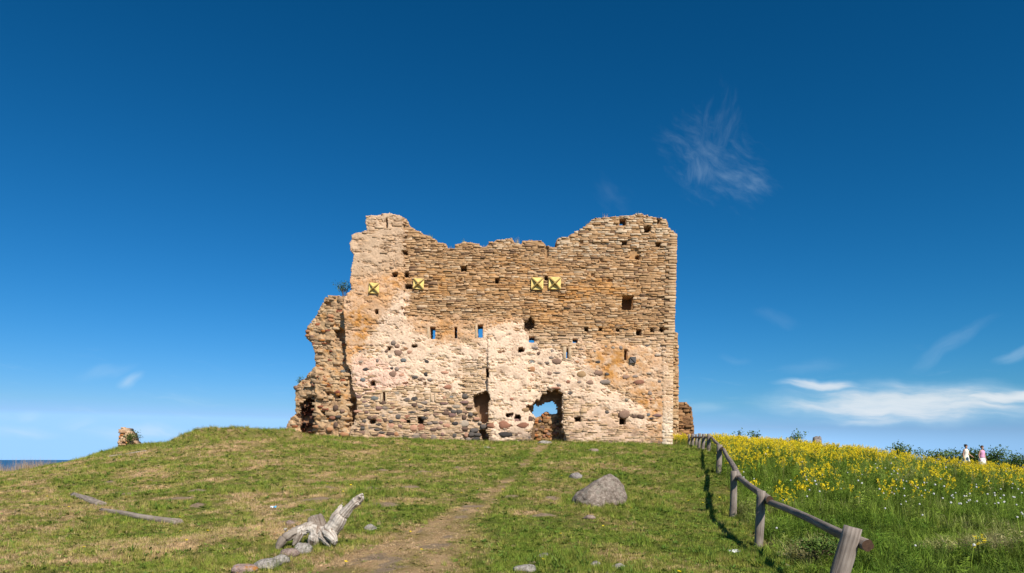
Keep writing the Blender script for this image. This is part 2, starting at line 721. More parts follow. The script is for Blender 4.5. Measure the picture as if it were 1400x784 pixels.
class SlabBank:
    """irregular flat stones; each one is 16 vertices and 13 faces"""
    def __init__(self):
        self.raw = []

    def add(self, amap, u0, u1, va, vb, front, col, back=-0.14, rng=None):
        r = rng
        w, h = u1 - u0, vb - va
        j = min(w, h) * 0.22
        # front outline: 8 points, irregular
        pts = [(u0, va), (u0 + w * r.uniform(.3, .7), va), (u1, va), (u1, (va + vb) / 2), (u1, vb),
               (u0 + w * r.uniform(.3, .7), vb), (u0, vb), (u0, (va + vb) / 2)]
        pts = [(a + r.uniform(-j, j), b + r.uniform(-j, j) * .8) for a, b in pts]
        cu, cv = (u0 + u1) / 2, (va + vb) / 2
        tilt = r.uniform(-.02, .02)
        P1 = np.array(pts)
        P2 = np.array([(cu + (a - cu) * (1 - .16 * h / max(w, h)), cv + (b - cv) * .80) for a, b in pts])
        U = np.concatenate([P1[:, 0], P1[:, 0], P2[:, 0], [cu + r.uniform(-.2, .2) * w]])
        V = np.concatenate([P1[:, 1], P1[:, 1], P2[:, 1], [cv]])
        D = np.concatenate([np.full(8, back), np.full(8, front - .025), front + tilt * (P2[:, 1] - cv) / h + np.array([r.uniform(-.012, .012) for _ in range(8)]), [front + .012]])
        self.raw.append((amap, U, V, D, col, w * h))

    def finish(self):
        self.items = []
        by = {}
        for r_ in self.raw:
            by.setdefault(r_[0], []).append(r_)
        for am, rs in by.items():
            X = am(np.array([q[1] for q in rs]), np.array([q[2] for q in rs]), np.array([q[3] for q in rs]))
            self.items += [(X[i], rs[i][4], rs[i][5]) for i in range(len(rs))]



def slab_faces():
    f4, f3 = [], []
    for i in range(8):
        k = (i + 1) % 8
        f4.append((i, k, 8 + k, 8 + i))
        f4.append((8 + i, 8 + k, 16 + k, 16 + i))
        f3.append((16 + i, 16 + k, 24))
    return f4, f3


SF4, SF3 = slab_faces()
STRI = np.array([t for q in SF4 for t in ((q[0], q[1], q[2]), (q[0], q[2], q[3]))] + SF3)


def bank_to_objects(bank, parent, n_single, name, rest_name, mat):
    bank.finish()
    order = sorted(range(len(bank.items)), key=lambda i: -bank.items[i][2])
    single = order[:n_single]
    rest = order[n_single:]
    for i in single:
        X, col, _ = bank.items[i]
        c = X.mean(0)
        me = np_mesh(name, X - c, STRI, mat, False, np.repeat([col], 25, 0))
        obj(name, me, parent, c)
    if rest:
        V = np.concatenate([bank.items[i][0] for i in rest])
        Cc = np.repeat(np.array([bank.items[i][1] for i in rest]), 25, 0)
        Fc = (np.arange(len(rest))[:, None, None] * 25 + STRI[None]).reshape(-1, 3)
        o = obj(rest_name, np_mesh(rest_name, V, Fc, mat, False, Cc), parent)
        o['kind'] = 'stuff'


def course_slabs(bank, amap, region, fields, chooser, vtop, vbot, ulo, uhi, hrange, lrange, seed, wob=1.6, cuts=None, sil=None):
    """lay flat stones in uneven courses; chooser(u, v, rng, *fields) -> (front, colour) or None"""
    rng = random.Random(seed)
    cand = []
    v = vbot
    while v > vtop:
        h = rng.uniform(*hrange)
        u = ulo + rng.uniform(-8, 0)
        while u < uhi:
            l = rng.uniform(*lrange) * (0.7 + 0.6 * (h - hrange[0]) / (hrange[1] - hrange[0]))
            hh, o = h, 0.0
            if rng.random() < .16:
                hh = h * .5
                o = rng.choice((0, h * .5))
            cand.append((u, l, v + o, hh))
            u += l
        v -= h
    c = np.array(cand)
    um = c[:, 0] + c[:, 1] / 2
    dv = (vnoise(um / 45.0, c[:, 2] / 30.0, seed) - .5) * 2 * wob + (vnoise(um / 14.0, c[:, 2] / 9.0, seed + 1) - .5) * wob
    vb = c[:, 2] + dv
    va = vb - c[:, 3]
    vm = (va + vb) / 2
    ua, ub = c[:, 0].copy(), c[:, 0] + c[:, 1]
    for (p0, p1, q0, q1) in (cuts(va, vb) if cuts else ()):
        hit = (va < q1) & (vb > q0) & (ua < p1) & (ub > p0)
        left = (p0 - ua) > (ub - p1)
        ub = np.where(hit & left, np.minimum(ub, p0), ub)
        ua = np.where(hit & ~left, np.maximum(ua, p1), ua)
    if sil is not None:
        for f_ in (.3, .3, .3):
            l_ = ub - ua
            ua = np.where(sil(ua + .6, vm), ua, ua + l_ * f_)
            ub = np.where(sil(ub - .6, vm), ub, ub - l_ * f_)
    um = (ua + ub) / 2
    ok = region(um, vm) & (ub - ua > 1.6)
    fl = fields(um, vm)
    for i in np.nonzero(ok)[0]:
        r = chooser(um[i], vm[i], rng, *[f[i] for f in fl])
        if r:
            g = rng.uniform(.10, .32)
            bank.add(amap, ua[i] + g, ub[i] - g, va[i] + g * .7, vb[i] - g * .7, r[0], r[1], rng=rng)


ROCKS = {}


def rock_mesh(seed, sub=2, rough=.16, sq=(1, 1, 1), name='stone', freq=1.5):
    """unit boulder: an icosphere pushed about by noise, with a few flattened faces"""
    bm = bmesh.new()
    bmesh.ops.create_icosphere(bm, subdivisions=sub, radius=1.0)
    off = Vector((seed * 3.1, seed * 1.7, -seed * 2.3))
    rr = random.Random(seed)
    planes = [(Vector((rr.gauss(0, 1), rr.gauss(0, 1), rr.gauss(0, 1))).normalized(), rr.uniform(.70, .92)) for _ in range(5)]
    for v in bm.verts:
        p = v.co.copy()
        d = 1 + rough * 1.6 * mnoise.noise(p * freq + off) + rough * .6 * mnoise.noise(p * freq * 2.6 + off)
        p = p * d
        for nrm, k in planes:
            e = p.dot(nrm) - k
            if e > 0:
                p -= nrm * e * .8
        v.co = Vector((p.x * sq[0], p.y * sq[1], p.z * sq[2]))
    v = np.array([x.co[:] for x in bm.verts])
    f = np.array([[x.index for x in fc.verts] for fc in bm.faces])
    bm.free()
    return v, f


FACE_ROCKS = [rock_mesh(100 + i, 2, .17) for i in range(8)]


def fieldstone(amap, px, py, w, h, col, parent, k, proud=.06, name='fieldstone'):
    v, f = FACE_ROCKS[k % 8]
    rr = random.Random(k * 7 + 3)
    a = rr.uniform(-.25, .25)
    U = px + (v[:, 0] * math.cos(a) - v[:, 2] * math.sin(a)) * w * .62
    V = py - (v[:, 0] * math.sin(a) * .5 + v[:, 2] * math.cos(a)) * h * .62
    D = -v[:, 1] * .085 - .085 + proud + .022
    X = amap(U, V, D)
    c = X.mean(0)
    c2 = np.repeat([col], len(v), 0)
    # top faces a bit paler with lichen
    me = np_mesh(name, X - c, f, M['field'], True, c2)
    return obj(name, me, parent, c)


S_ = dict(g=(150, 132, 118), lg=(178, 160, 140), d=(82, 76, 72), dg=(108, 99, 92), b=(156, 124, 104), bd=(118, 94, 80), r=(166, 116, 92),
          o=(196, 142, 102), pk=(200, 150, 122), pu=(144, 112, 102), bl=(128, 128, 124), cr=(226, 190, 150), tn=(186, 150, 110))

# ---------------------------------------------------------------- the main wall (units: photo pixels at 42 m)
D0 = 42.0
PXM = D0 / F


def map_main(u, v, dep):
    u, v, dep = np.broadcast_arrays(np.asarray(u, float), np.asarray(v, float), np.asarray(dep, float))
    return np.stack([(u - 700) * PXM, D0 - dep, EYE + (HOR - v) * PXM], -1)


SIL = [(482, 323), (488, 321), (502, 317), (501, 297), (510, 296), (534, 294), (546, 296), (553, 299), (558, 305), (566, 314),
       (576, 318), (585, 322), (596, 328), (598, 331), (609, 334), (613, 340), (622, 340), (623, 334), (633, 331), (641, 332),
       (655, 333), (657, 338), (664, 338), (669, 331), (680, 328), (700, 326), (703, 332), (712, 334), (714, 329), (741, 329),
       (746, 335), (752, 338), (760, 338), (762, 325), (775, 324), (783, 319), (791, 315), (800, 309), (812, 299), (840, 296),
       (865, 293.5), (878, 293.5), (895, 297), (911, 300), (914, 310), (922, 318), (926, 323), (925, 360), (924, 400), (922.5, 440),
       (923, 455), (920.5, 470), (919.5, 560), (919, 645), (477, 645), (478, 592), (481, 583), (488, 570), (488, 546), (482, 532),
       (479, 506), (473, 497), (471, 440), (471, 412), (476, 403), (482, 397), (480, 385), (482, 370), (483, 360), (486, 350), (480, 343), (480, 333)]

GATE_F = [(720, 558), (721, 554), (730, 552), (732, 547), (738, 546), (740, 539), (746, 538), (748, 533), (757, 534), (760, 531), (765, 536), (770, 539), (770, 588), (777, 625), (729, 625),
          (727, 590), (731, 570)]
GATE_B = [(731, 625), (730, 566), (732, 553), (744, 549), (757, 547.5), (763, 556), (766.5, 566), (768, 625)]
# name, u0,u1,v0,v1   openings right through the wall
THRU = [(588.3, 594.8, 447, 464.5), (621.3, 624.9, 447, 463), (653, 659.6, 443.5, 462), (774, 777, 476, 490),
        (527.6, 530.6, 299.5, 314), (723, 731, 459.5, 469), (783, 789.6, 462.5, 469), (846.5, 856.5, 299, 308)]
PITS = [  # blind holes: u0,u1,v0,v1,depth
    (851, 865.5, 405, 423.5, 2.6), (854, 857, 479.5, 491.5, .6), (881, 890, 310.5, 316, .5), (896.5, 902.5, 332, 336.5, .35),
    (851, 856.5, 330, 334.5, .35), (869.5, 873.5, 350, 354, .4), (630, 637.5, 365, 370, .5), (677, 682.2, 381, 386.5, .5),
    (745, 749, 378.5, 383, .4), (709, 715, 476.5, 481, .55), (551.5, 556, 344.5, 348, .4), (537.5, 543.5, 375.5, 380, .3),
    (553.5, 558.5, 373, 378.5, .35), (554.5, 563, 389.5, 394.5, .3), (514.5, 518.2, 425.5, 429.2, .35), (550, 553.5, 421.5, 424.5, .2),
    (523.2, 526, 537, 550.5, .6), (507, 512, 522.5, 526.5, .3), (799.5, 804, 448.5, 452, .35), (819.5, 823, 448.5, 452, .3),
    (842, 846.5, 450, 453, .35), (870, 876.5, 451, 457.5, .35), (889.5, 894, 450, 453.5, .3), (902.5, 908, 447.5, 453, .3),
    (553, 560, 574.5, 578, .3), (571.5, 578.5, 571, 578.5, .5), (505.5, 513, 574, 578.5, .35), (847.5, 854.5, 572.5, 580, .5),
    (786.5, 793.5, 571, 575.5, .4), (705, 710.5, 568.5, 575.5, .5), (692.5, 700, 566.5, 569, .35), (563.5, 569, 472.5, 475, .3),
    (530.5, 534, 475.5, 479, .3), (665, 667.5, 504, 516, .5), (551, 556, 523, 526, .25), (578, 582, 523, 526, .25), (642, 648, 512, 515, .25),
    (745, 750, 337, 352, .2), (792, 797, 330, 335, .2), (820, 824, 354, 358, .2), (600, 604, 388, 391, .2), (627, 632, 381, 384, .22),
    (765, 769, 425, 428, .15), (808, 813, 374, 378, .2), (829, 837, 382, 385, .25), (870, 874, 382, 385.5, .25), (899, 902, 299, 305, .3),
    (652, 657, 420, 423, .18), (602, 605, 427, 430, .18), (611, 618, 558, 566, .2), (680, 690, 480, 483, .1)]
BIG_PITS = [([(716, 441), (722, 437), (725, 432), (731, 440), (731, 447), (723, 452), (717, 452)], .7),
            ([(646, 542), (655, 537), (666, 534), (671, 545), (667, 552), (667.5, 577), (662, 580), (657, 578), (653, 566), (648, 556)], 3.0),
            ([(654, 589), (663, 588), (668, 596), (668, 612), (660, 602)], 2.0),
            ([(756, 592), (768, 580), (776, 606), (770, 618), (756, 618)], .4)]


def warp(u, v, s=10, a=6, seed=3):
    return (u + (fbm(u / s, v / s, 4, seed) - .5) * 2 * a, v + (fbm(u / s, v / s, 4, seed + 9) - .5) * 2 * a)


def soft(u, v, poly, seed=3, s=22, a=13):
    uu, vv = warp(u, v, s, a, seed)
    uu, vv = uu + (vnoise(u / 1.7, v / 1.3, seed + 40) - .5) * 5, vv + (vnoise(u / 1.7, v / 1.3, seed + 41) - .5) * 5
    e = in_poly(uu, vv, poly).astype(float)
    for q in (1, 2):
        du, dv_ = (vnoise(u / 2.6, v / 2.0, seed + 50 + q) - .5) * 13, (vnoise(u / 2.6, v / 2.0, seed + 60 + q) - .5) * 11
        e = e + in_poly(uu + du, vv + dv_, poly)
    return e / 3.0


ROUGHCAST = [(470, 280), (552, 280), (554, 385), (556, 410), (562, 470), (470, 470)]
CREAM = [(498, 470), (530, 425), (545, 398), (556, 400), (558, 430), (566, 452), (600, 468), (655, 470), (668, 442), (722, 438), (722, 470),
         (790, 478), (806, 500), (830, 520), (868, 548), (884, 566), (905, 580), (870, 590), (812, 570), (780, 545), (735, 530), (722, 600),
         (668, 604), (667, 505), (631, 500), (630, 540), (600, 540), (560, 535), (500, 535), (480, 530), (480, 490)]
TANBAND = [(553, 434), (600, 432), (665, 436), (712, 430), (716, 440), (668, 446), (660, 470), (600, 470), (566, 455)]
TANRIGHT = [(785, 470), (918, 474), (918, 600), (885, 582), (868, 552), (826, 520), (800, 498)]
TANLEFT = [(468, 382), (556, 380), (556, 398), (538, 402), (525, 430), (500, 468), (490, 500), (468, 505)]
PINK = [(482, 488), (520, 492), (556, 505), (560, 530), (500, 545), (482, 540)]
RUBBLE = [(480, 535), (560, 528), (630, 538), (632, 498), (668, 500), (668, 612), (476, 612)]
LOWRIGHT = [(778, 540), (830, 552), (870, 580), (905, 588), (919, 600), (919, 620), (770, 620), (772, 560)]


def plaster(u, v):
    """how much render or thick mortar still covers the stones (0 bare .. 1 covered)"""
    p = np.zeros(np.shape(u))
    p = np.maximum(p, .66 * soft(u, v, ROUGHCAST, 3, 14, 5))
    p = np.maximum(p, 1.0 * soft(u, v, CREAM, 5))
    p = np.maximum(p, .80 * soft(u, v, TANBAND, 7, 12, 6))
    p = np.maximum(p, .95 * soft(u, v, TANRIGHT, 9))
    p = np.maximum(p, .92 * soft(u, v, TANLEFT, 11))
    p = np.maximum(p, .32 * soft(u, v, RUBBLE, 13))
    lr_ = soft(u, v, LOWRIGHT, 15)
    p = np.where(lr_ > .5, np.minimum(np.maximum(p, .46), .60), p)
    p = np.where(soft(u, v, RUBBLE, 13) > .5, np.minimum(p, .45), p)
    # the render has come away in patches, long and low like the stones behind it
    p = p - .75 * sstep(fbm(u / 12, v / 5.0, 4, 21), .55, .61) * sstep(fbm(u / 3.6, v / 1.5, 2, 23), .30, .5)
    p = p + .10 * sstep(fbm(u / 30, v / 18, 3, 25), .5, .7)
    return np.clip(p, 0, 1)


def stain(u, v):
    """rust-coloured lichen and iron staining, a colour of the stone itself"""
    s = np.zeros(np.shape(u))
    for (a, b, ru, rv, k) in ((490, 455, 24, 38, .95), (505, 400, 55, 20, .45), (543, 385, 26, 18, .6), (610, 385, 60, 34, .45), (600, 450, 60, 18, .50),
                              (790, 395, 85, 30, .70), (735, 430, 60, 22, .45), (840, 500, 55, 36, .65), (885, 560, 34, 40, .65), (755, 493, 20, 14, .45),
                              (875, 370, 40, 50, .25), (700, 380, 60, 40, .35), (590, 470, 14, 12, .5), (910, 606, 18, 8, .8), (496, 600, 20, 8, .5),
                              (680, 445, 30, 8, .5), (830, 450, 90, 16, .45)):
        s = np.maximum(s, k * np.exp(-(((u - a) / ru) ** 2 + ((v - b) / rv) ** 2)))
    n = fbm(u / 16, v / 11, 4, 51)
    n2 = fbm(u / 4, v / 3, 3, 53)
    return np.clip(s * .95 * (0.15 + 1.7 * sstep(n * .6 + n2 * .4, .35, .65)), 0, 1)


def mixc(a, b, f):
    f = np.asarray(f)[..., None]
    return np.asarray(a) * (1 - f) + np.asarray(b) * f


C_CREAM, C_PINK, C_TAN = alb(250, 216, 184), alb(252, 206, 180), alb(232, 190, 152)
C_ROUGH, C_JOINT, C_RUST = alb(220, 186, 152), alb(184, 146, 106), alb(212, 150, 80)
C_JLOW = alb(238, 206, 174)
C_CORE_SHADE = alb(122, 96, 72)      # core rubble, darkened: shade of holes and gateway put into the colour


def main_col(u, v):
    c = np.ones(np.shape(u) + (3,)) * np.array(C_JOINT)
    low = sstep(v, 440, 480)
    c = mixc(c, C_JLOW, low)
    c = mixc(c, C_ROUGH, soft(u, v, ROUGHCAST, 3, 14, 5))
    c = mixc(c, C_TAN, soft(u, v, TANBAND, 7, 12, 6) * .9)
    c = mixc(c, C_TAN, soft(u, v, TANRIGHT, 9))
    c = mixc(c, C_TAN, soft(u, v, TANLEFT, 11))
    cr = soft(u, v, CREAM, 5, 14, 7)
    c = mixc(c, C_CREAM, cr)
    c = mixc(c, alb(232, 194, 162), soft(u, v, LOWRIGHT, 15) * .85)
    c = mixc(c, C_PINK, soft(u, v, PINK, 17, 12, 8) * .8)
    c = mixc(c, C_RUST, stain(u, v) * (1 - .72 * cr))
    pale = sstep(fbm(u / 7, v / 5, 4, 61), .52, .72) * .35
    c = mixc(c, alb(250, 226, 196), pale * low)
    drk = sstep(fbm(u / 11, v / 8, 4, 63), .56, .78) * .35
    c = mixc(c, alb(160, 122, 88), drk)
    # grey weathering near the foot of the wall
    ft = sstep(v, 578, 602) * sstep(fbm(u / 14, v / 9, 3, 65), .42, .62)
    c = mixc(c, alb(150, 126, 108), ft * .8)
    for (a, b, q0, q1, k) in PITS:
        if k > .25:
            c = mixc(c, C_CORE_SHADE, ((u > a - .7) & (u < b + .7) & (v > q0 - .7) & (v < q1 + .7)) * 1.0)  # shade inside the hole painted into the wall colour
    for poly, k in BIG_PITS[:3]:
        c = mixc(c, C_CORE_SHADE, in_poly(u, v, poly) * 1.0)  # painted shade in the large recesses
    c = mixc(c, alb(196, 160, 126), soft(u, v, RUBBLE, 13) * sstep(v, 540, 575) * .5)
    c = mixc(c, alb(246, 226, 198), (u > 905) * sstep(v, 466, 474) * (.15 + .5 * sstep(v, 545, 575)))
    return c


def ledge(u, v):
    """the stretches of wall that stand forward of the rest"""
    d = 0.0 * u
    d = d + .22 * sstep(-u, -553.5, -551.5) * (1 - sstep(v, 415, 470))           # corner strip left of the seam
    d = d + .16 * sstep(u, 666.2, 667.4) * (1 - sstep(u, 721, 723)) * sstep(v, 440, 500)
    d = d - .10 * sstep(u, 631, 633) * (1 - sstep(u, 666, 667)) * sstep(v, 498, 506)
    d = d + .05 * sstep(v, 470, 474) * sstep(u, 790, 800)
    d = d + .05 * sstep(u, 905, 907) * sstep(v, 470, 474)
    return d


def main_dep(u, v):
    p = plaster(u, v)
    d = -.062 + .108 * p + (fbm(u / 2.4, v / 1.8, 3, 71) - .5) * (.07 - .048 * p) + (fbm(u / 12, v / 9, 3, 73) - .5) * (.08 - .05 * p)
    d = d - np.where((p > .7) & (hash2(np.round(u), np.round(v), 75) < .035 + .10 * sstep(fbm(u / 9, v / 7, 3, 76), .5, .65)), .07, 0)
    d = d + ledge(u, v)
    wu, wv = (vnoise(u / 1.6, v / 1.6, 85) - .5) * 3.2, (vnoise(u / 1.6, v / 1.6, 86) - .5) * 2.4
    for (a, b, c, e, k) in PITS:
        if k <= .25:
            m = (u + wu > a) & (u + wu < b) & (v + wv > c) & (v + wv < e)
            d = np.where(m, np.minimum(d, -k), d)
            continue
        w_ = 0 if k > .9 or b - a < 3.2 else 1
        m = (u + wu * w_ > a - .6) & (u + wu * w_ < b + .6) & (v + wv * w_ > c - .6) & (v + wv * w_ < e + .6)
        d = np.where(m, -(k if k > .9 else max(k, 1.15)), d)
    uu, vv = warp(u, v, 4, 2.6, 77)
    for poly, k in BIG_PITS:
        d = np.where(in_poly(uu, vv, poly), -k - (fbm(u / 2, v / 2, 2, 79) - .5) * .3, d)
    # shallow blocked-up window
    d = np.where((u > 860) & (u < 877) & (v > 340) & (v < 355) & (d > -.2), -.16 + (fbm(u / 2, v / 2, 2, 80) - .5) * .05, d)
    return d


def hole_mask(u, v, grow=0.0, gate=GATE_F):
    m = np.zeros(np.shape(u), bool)
    for (a, b, c, e) in THRU:
        m |= (u > a - grow) & (u < b + grow) & (v > c - grow * .3) & (v < e + grow * .3)
    uu, vv = warp(u, v, 6, 4.0, 81)
    m |= in_poly(uu, vv, gate)
    return m


def deep_pits(u, v):
    m = (u > 848) & (u < 868) & (v > 402) & (v < 426)
    for (a, b, c, e, k) in PITS:
        if k >= .2:
            m |= (u > a - 2.2) & (u < b + 2.2) & (v > c - 2.2) & (v < e + 2.2)
    for poly, k in BIG_PITS[:3]:
        for du in (-2, 2):
            m |= in_poly(u + du, v, poly)
    return m


def sil_main(u, v):
    uu, vv = warp(u, v, 5, 1.6, 83)
    edge = (u > 900) & (v > 330) & (v < 620)
    uu = np.where(edge, u, uu)
    return in_poly(uu, vv, SIL)


ruin = empty('castle_ruin', (0, D0, 2.5))
tag(ruin, 'tall ruined limestone castle wall with ragged top on the grassy rise', 'castle')


def child_at_world(o, parent):
    o.parent = parent
    o.matrix_parent_inverse = Matrix.Translation(-parent.location)
    return o


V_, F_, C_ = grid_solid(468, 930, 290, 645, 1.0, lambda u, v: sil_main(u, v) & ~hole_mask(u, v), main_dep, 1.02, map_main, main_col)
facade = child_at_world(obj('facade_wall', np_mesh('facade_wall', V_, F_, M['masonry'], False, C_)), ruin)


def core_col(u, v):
    c = np.ones(np.shape(u) + (3,)) * np.array(C_CORE_SHADE)  # unplastered rubble, darkened to paint in the gateway's shade
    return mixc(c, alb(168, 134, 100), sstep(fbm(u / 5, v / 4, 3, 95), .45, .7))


def map_back(u, v, dep):
    return map_main(u, v, np.asarray(dep) - 1.0)


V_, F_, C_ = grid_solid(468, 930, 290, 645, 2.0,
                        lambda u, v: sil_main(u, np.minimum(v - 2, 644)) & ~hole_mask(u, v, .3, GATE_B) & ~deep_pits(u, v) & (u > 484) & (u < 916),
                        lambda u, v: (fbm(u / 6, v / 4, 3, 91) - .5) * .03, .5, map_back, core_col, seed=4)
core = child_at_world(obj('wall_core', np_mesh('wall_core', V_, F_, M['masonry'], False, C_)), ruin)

bank = SlabBank()


def seg_free(u, v):
    m = sil_main(u, v) & ~hole_mask(u, v, .8)
    for poly, k in BIG_PITS:
        m &= ~in_poly(u, v, poly)
    m &= ~((u > 860) & (u < 877) & (v > 340) & (v < 355))
    return m & ~((u > 904) & (v > 468))


def main_cuts(va, vb):
    vm = (va + vb) / 2
    out = [(a - .3, b + .3, np.full(vm.shape, c - .2), e + .2) for (a, b, c, e) in THRU]
    out += [(a - .3, b + .3, np.full(vm.shape, c - .2), e + .2) for (a, b, c, e, k) in PITS]
    for poly in [GATE_F] + [p for p, k in BIG_PITS]:
        lo, hi = np.full(vm.shape, 1e9), np.full(vm.shape, -1e9)
        for i in range(len(poly)):
            (x1, y1), (x2, y2) = poly[i], poly[(i + 1) % len(poly)]
            if y1 == y2:
                continue
            t_ = (vm - y1) / (y2 - y1)
            x = x1 + (x2 - x1) * t_
            okk = (t_ >= 0) & (t_ <= 1)
            lo = np.where(okk, np.minimum(lo, x), lo)
            hi = np.where(okk, np.maximum(hi, x), hi)
        miss = lo > hi
        out.append((np.where(miss, -9e3, lo), np.where(miss, -9e3, hi), np.full(vm.shape, -1e9), 1e9))
    return out


def choose_main(u, v, r, p, s, led):
    if p > .85:
        return None
    low = min(1, max(0, (v - 430) / 60))
    base = np.array(alb(*r.choice(((206, 166, 122), (214, 176, 134), (196, 154, 110), (222, 188, 148), (178, 138, 98), (206, 166, 124), (230, 200, 164)))))
    base = base * .72 + np.array(alb(198, 156, 112)) * .28
    if r.random() < .09:
        base = np.array(alb(146, 114, 88))
    base = base * (1 - low * .5) + np.array(alb(224, 194, 156)) * low * .5
    if v < 352 and u > 740 and r.random() < .35:
        base = np.array(alb(222, 194, 160))
    if u < 553 and v < 400:
        base = base * .5 + np.array(C_ROUGH) * .5
    if r.random() < .25 + s:
        base = base * (1 - .7 * s) + np.array(C_RUST) * .7 * s
    if v > 590:
        base = base * .85
    front = r.uniform(-.055, .02) + led
    if r.random() < .12:
        front += .045
    if .55 < p:
        front -= .012
    return front, base


course_slabs(bank, map_main, seg_free, lambda u, v: (plaster(u, v), stain(u, v), ledge(u, v)), choose_main, 291, 612, 474, 926, (1.6, 3.4), (4.5, 13), 5,
             cuts=main_cuts, sil=sil_main)

# dressed corner stones, pale, down the right-hand edge
qrng = random.Random(3)
v = 612.0
k = 0
quoins = SlabBank()
while v > 322:
    h = qrng.uniform(3.0, 5.2) if v > 470 else qrng.uniform(3.0, 5.0)
    l = (14.5 if k % 2 else 9.5) + qrng.uniform(-1.5, 1.5)
    right = 919.6 if v > 470 else float(np.interp(v, [323, 360, 400, 440, 470], [925.6, 925, 924, 922.6, 922]))
    if v > 470:
        colr = np.array(alb(*qrng.choice(((238, 212, 178), (228, 196, 156), (248, 228, 200)) if v > 545 else ((222, 184, 142), (230, 196, 156), (212, 172, 130)))))
        front = .115
    else:
        colr = np.array(alb(*qrng.choice(((210, 172, 132), (220, 186, 146), (200, 160, 118)))))
        front = .05
    quoins.add(map_main, right - l, right, v - h + .3, v - .2, front + qrng.uniform(-.012, .012), colr, back=-.55, rng=qrng)
    v -= h
    k += 1

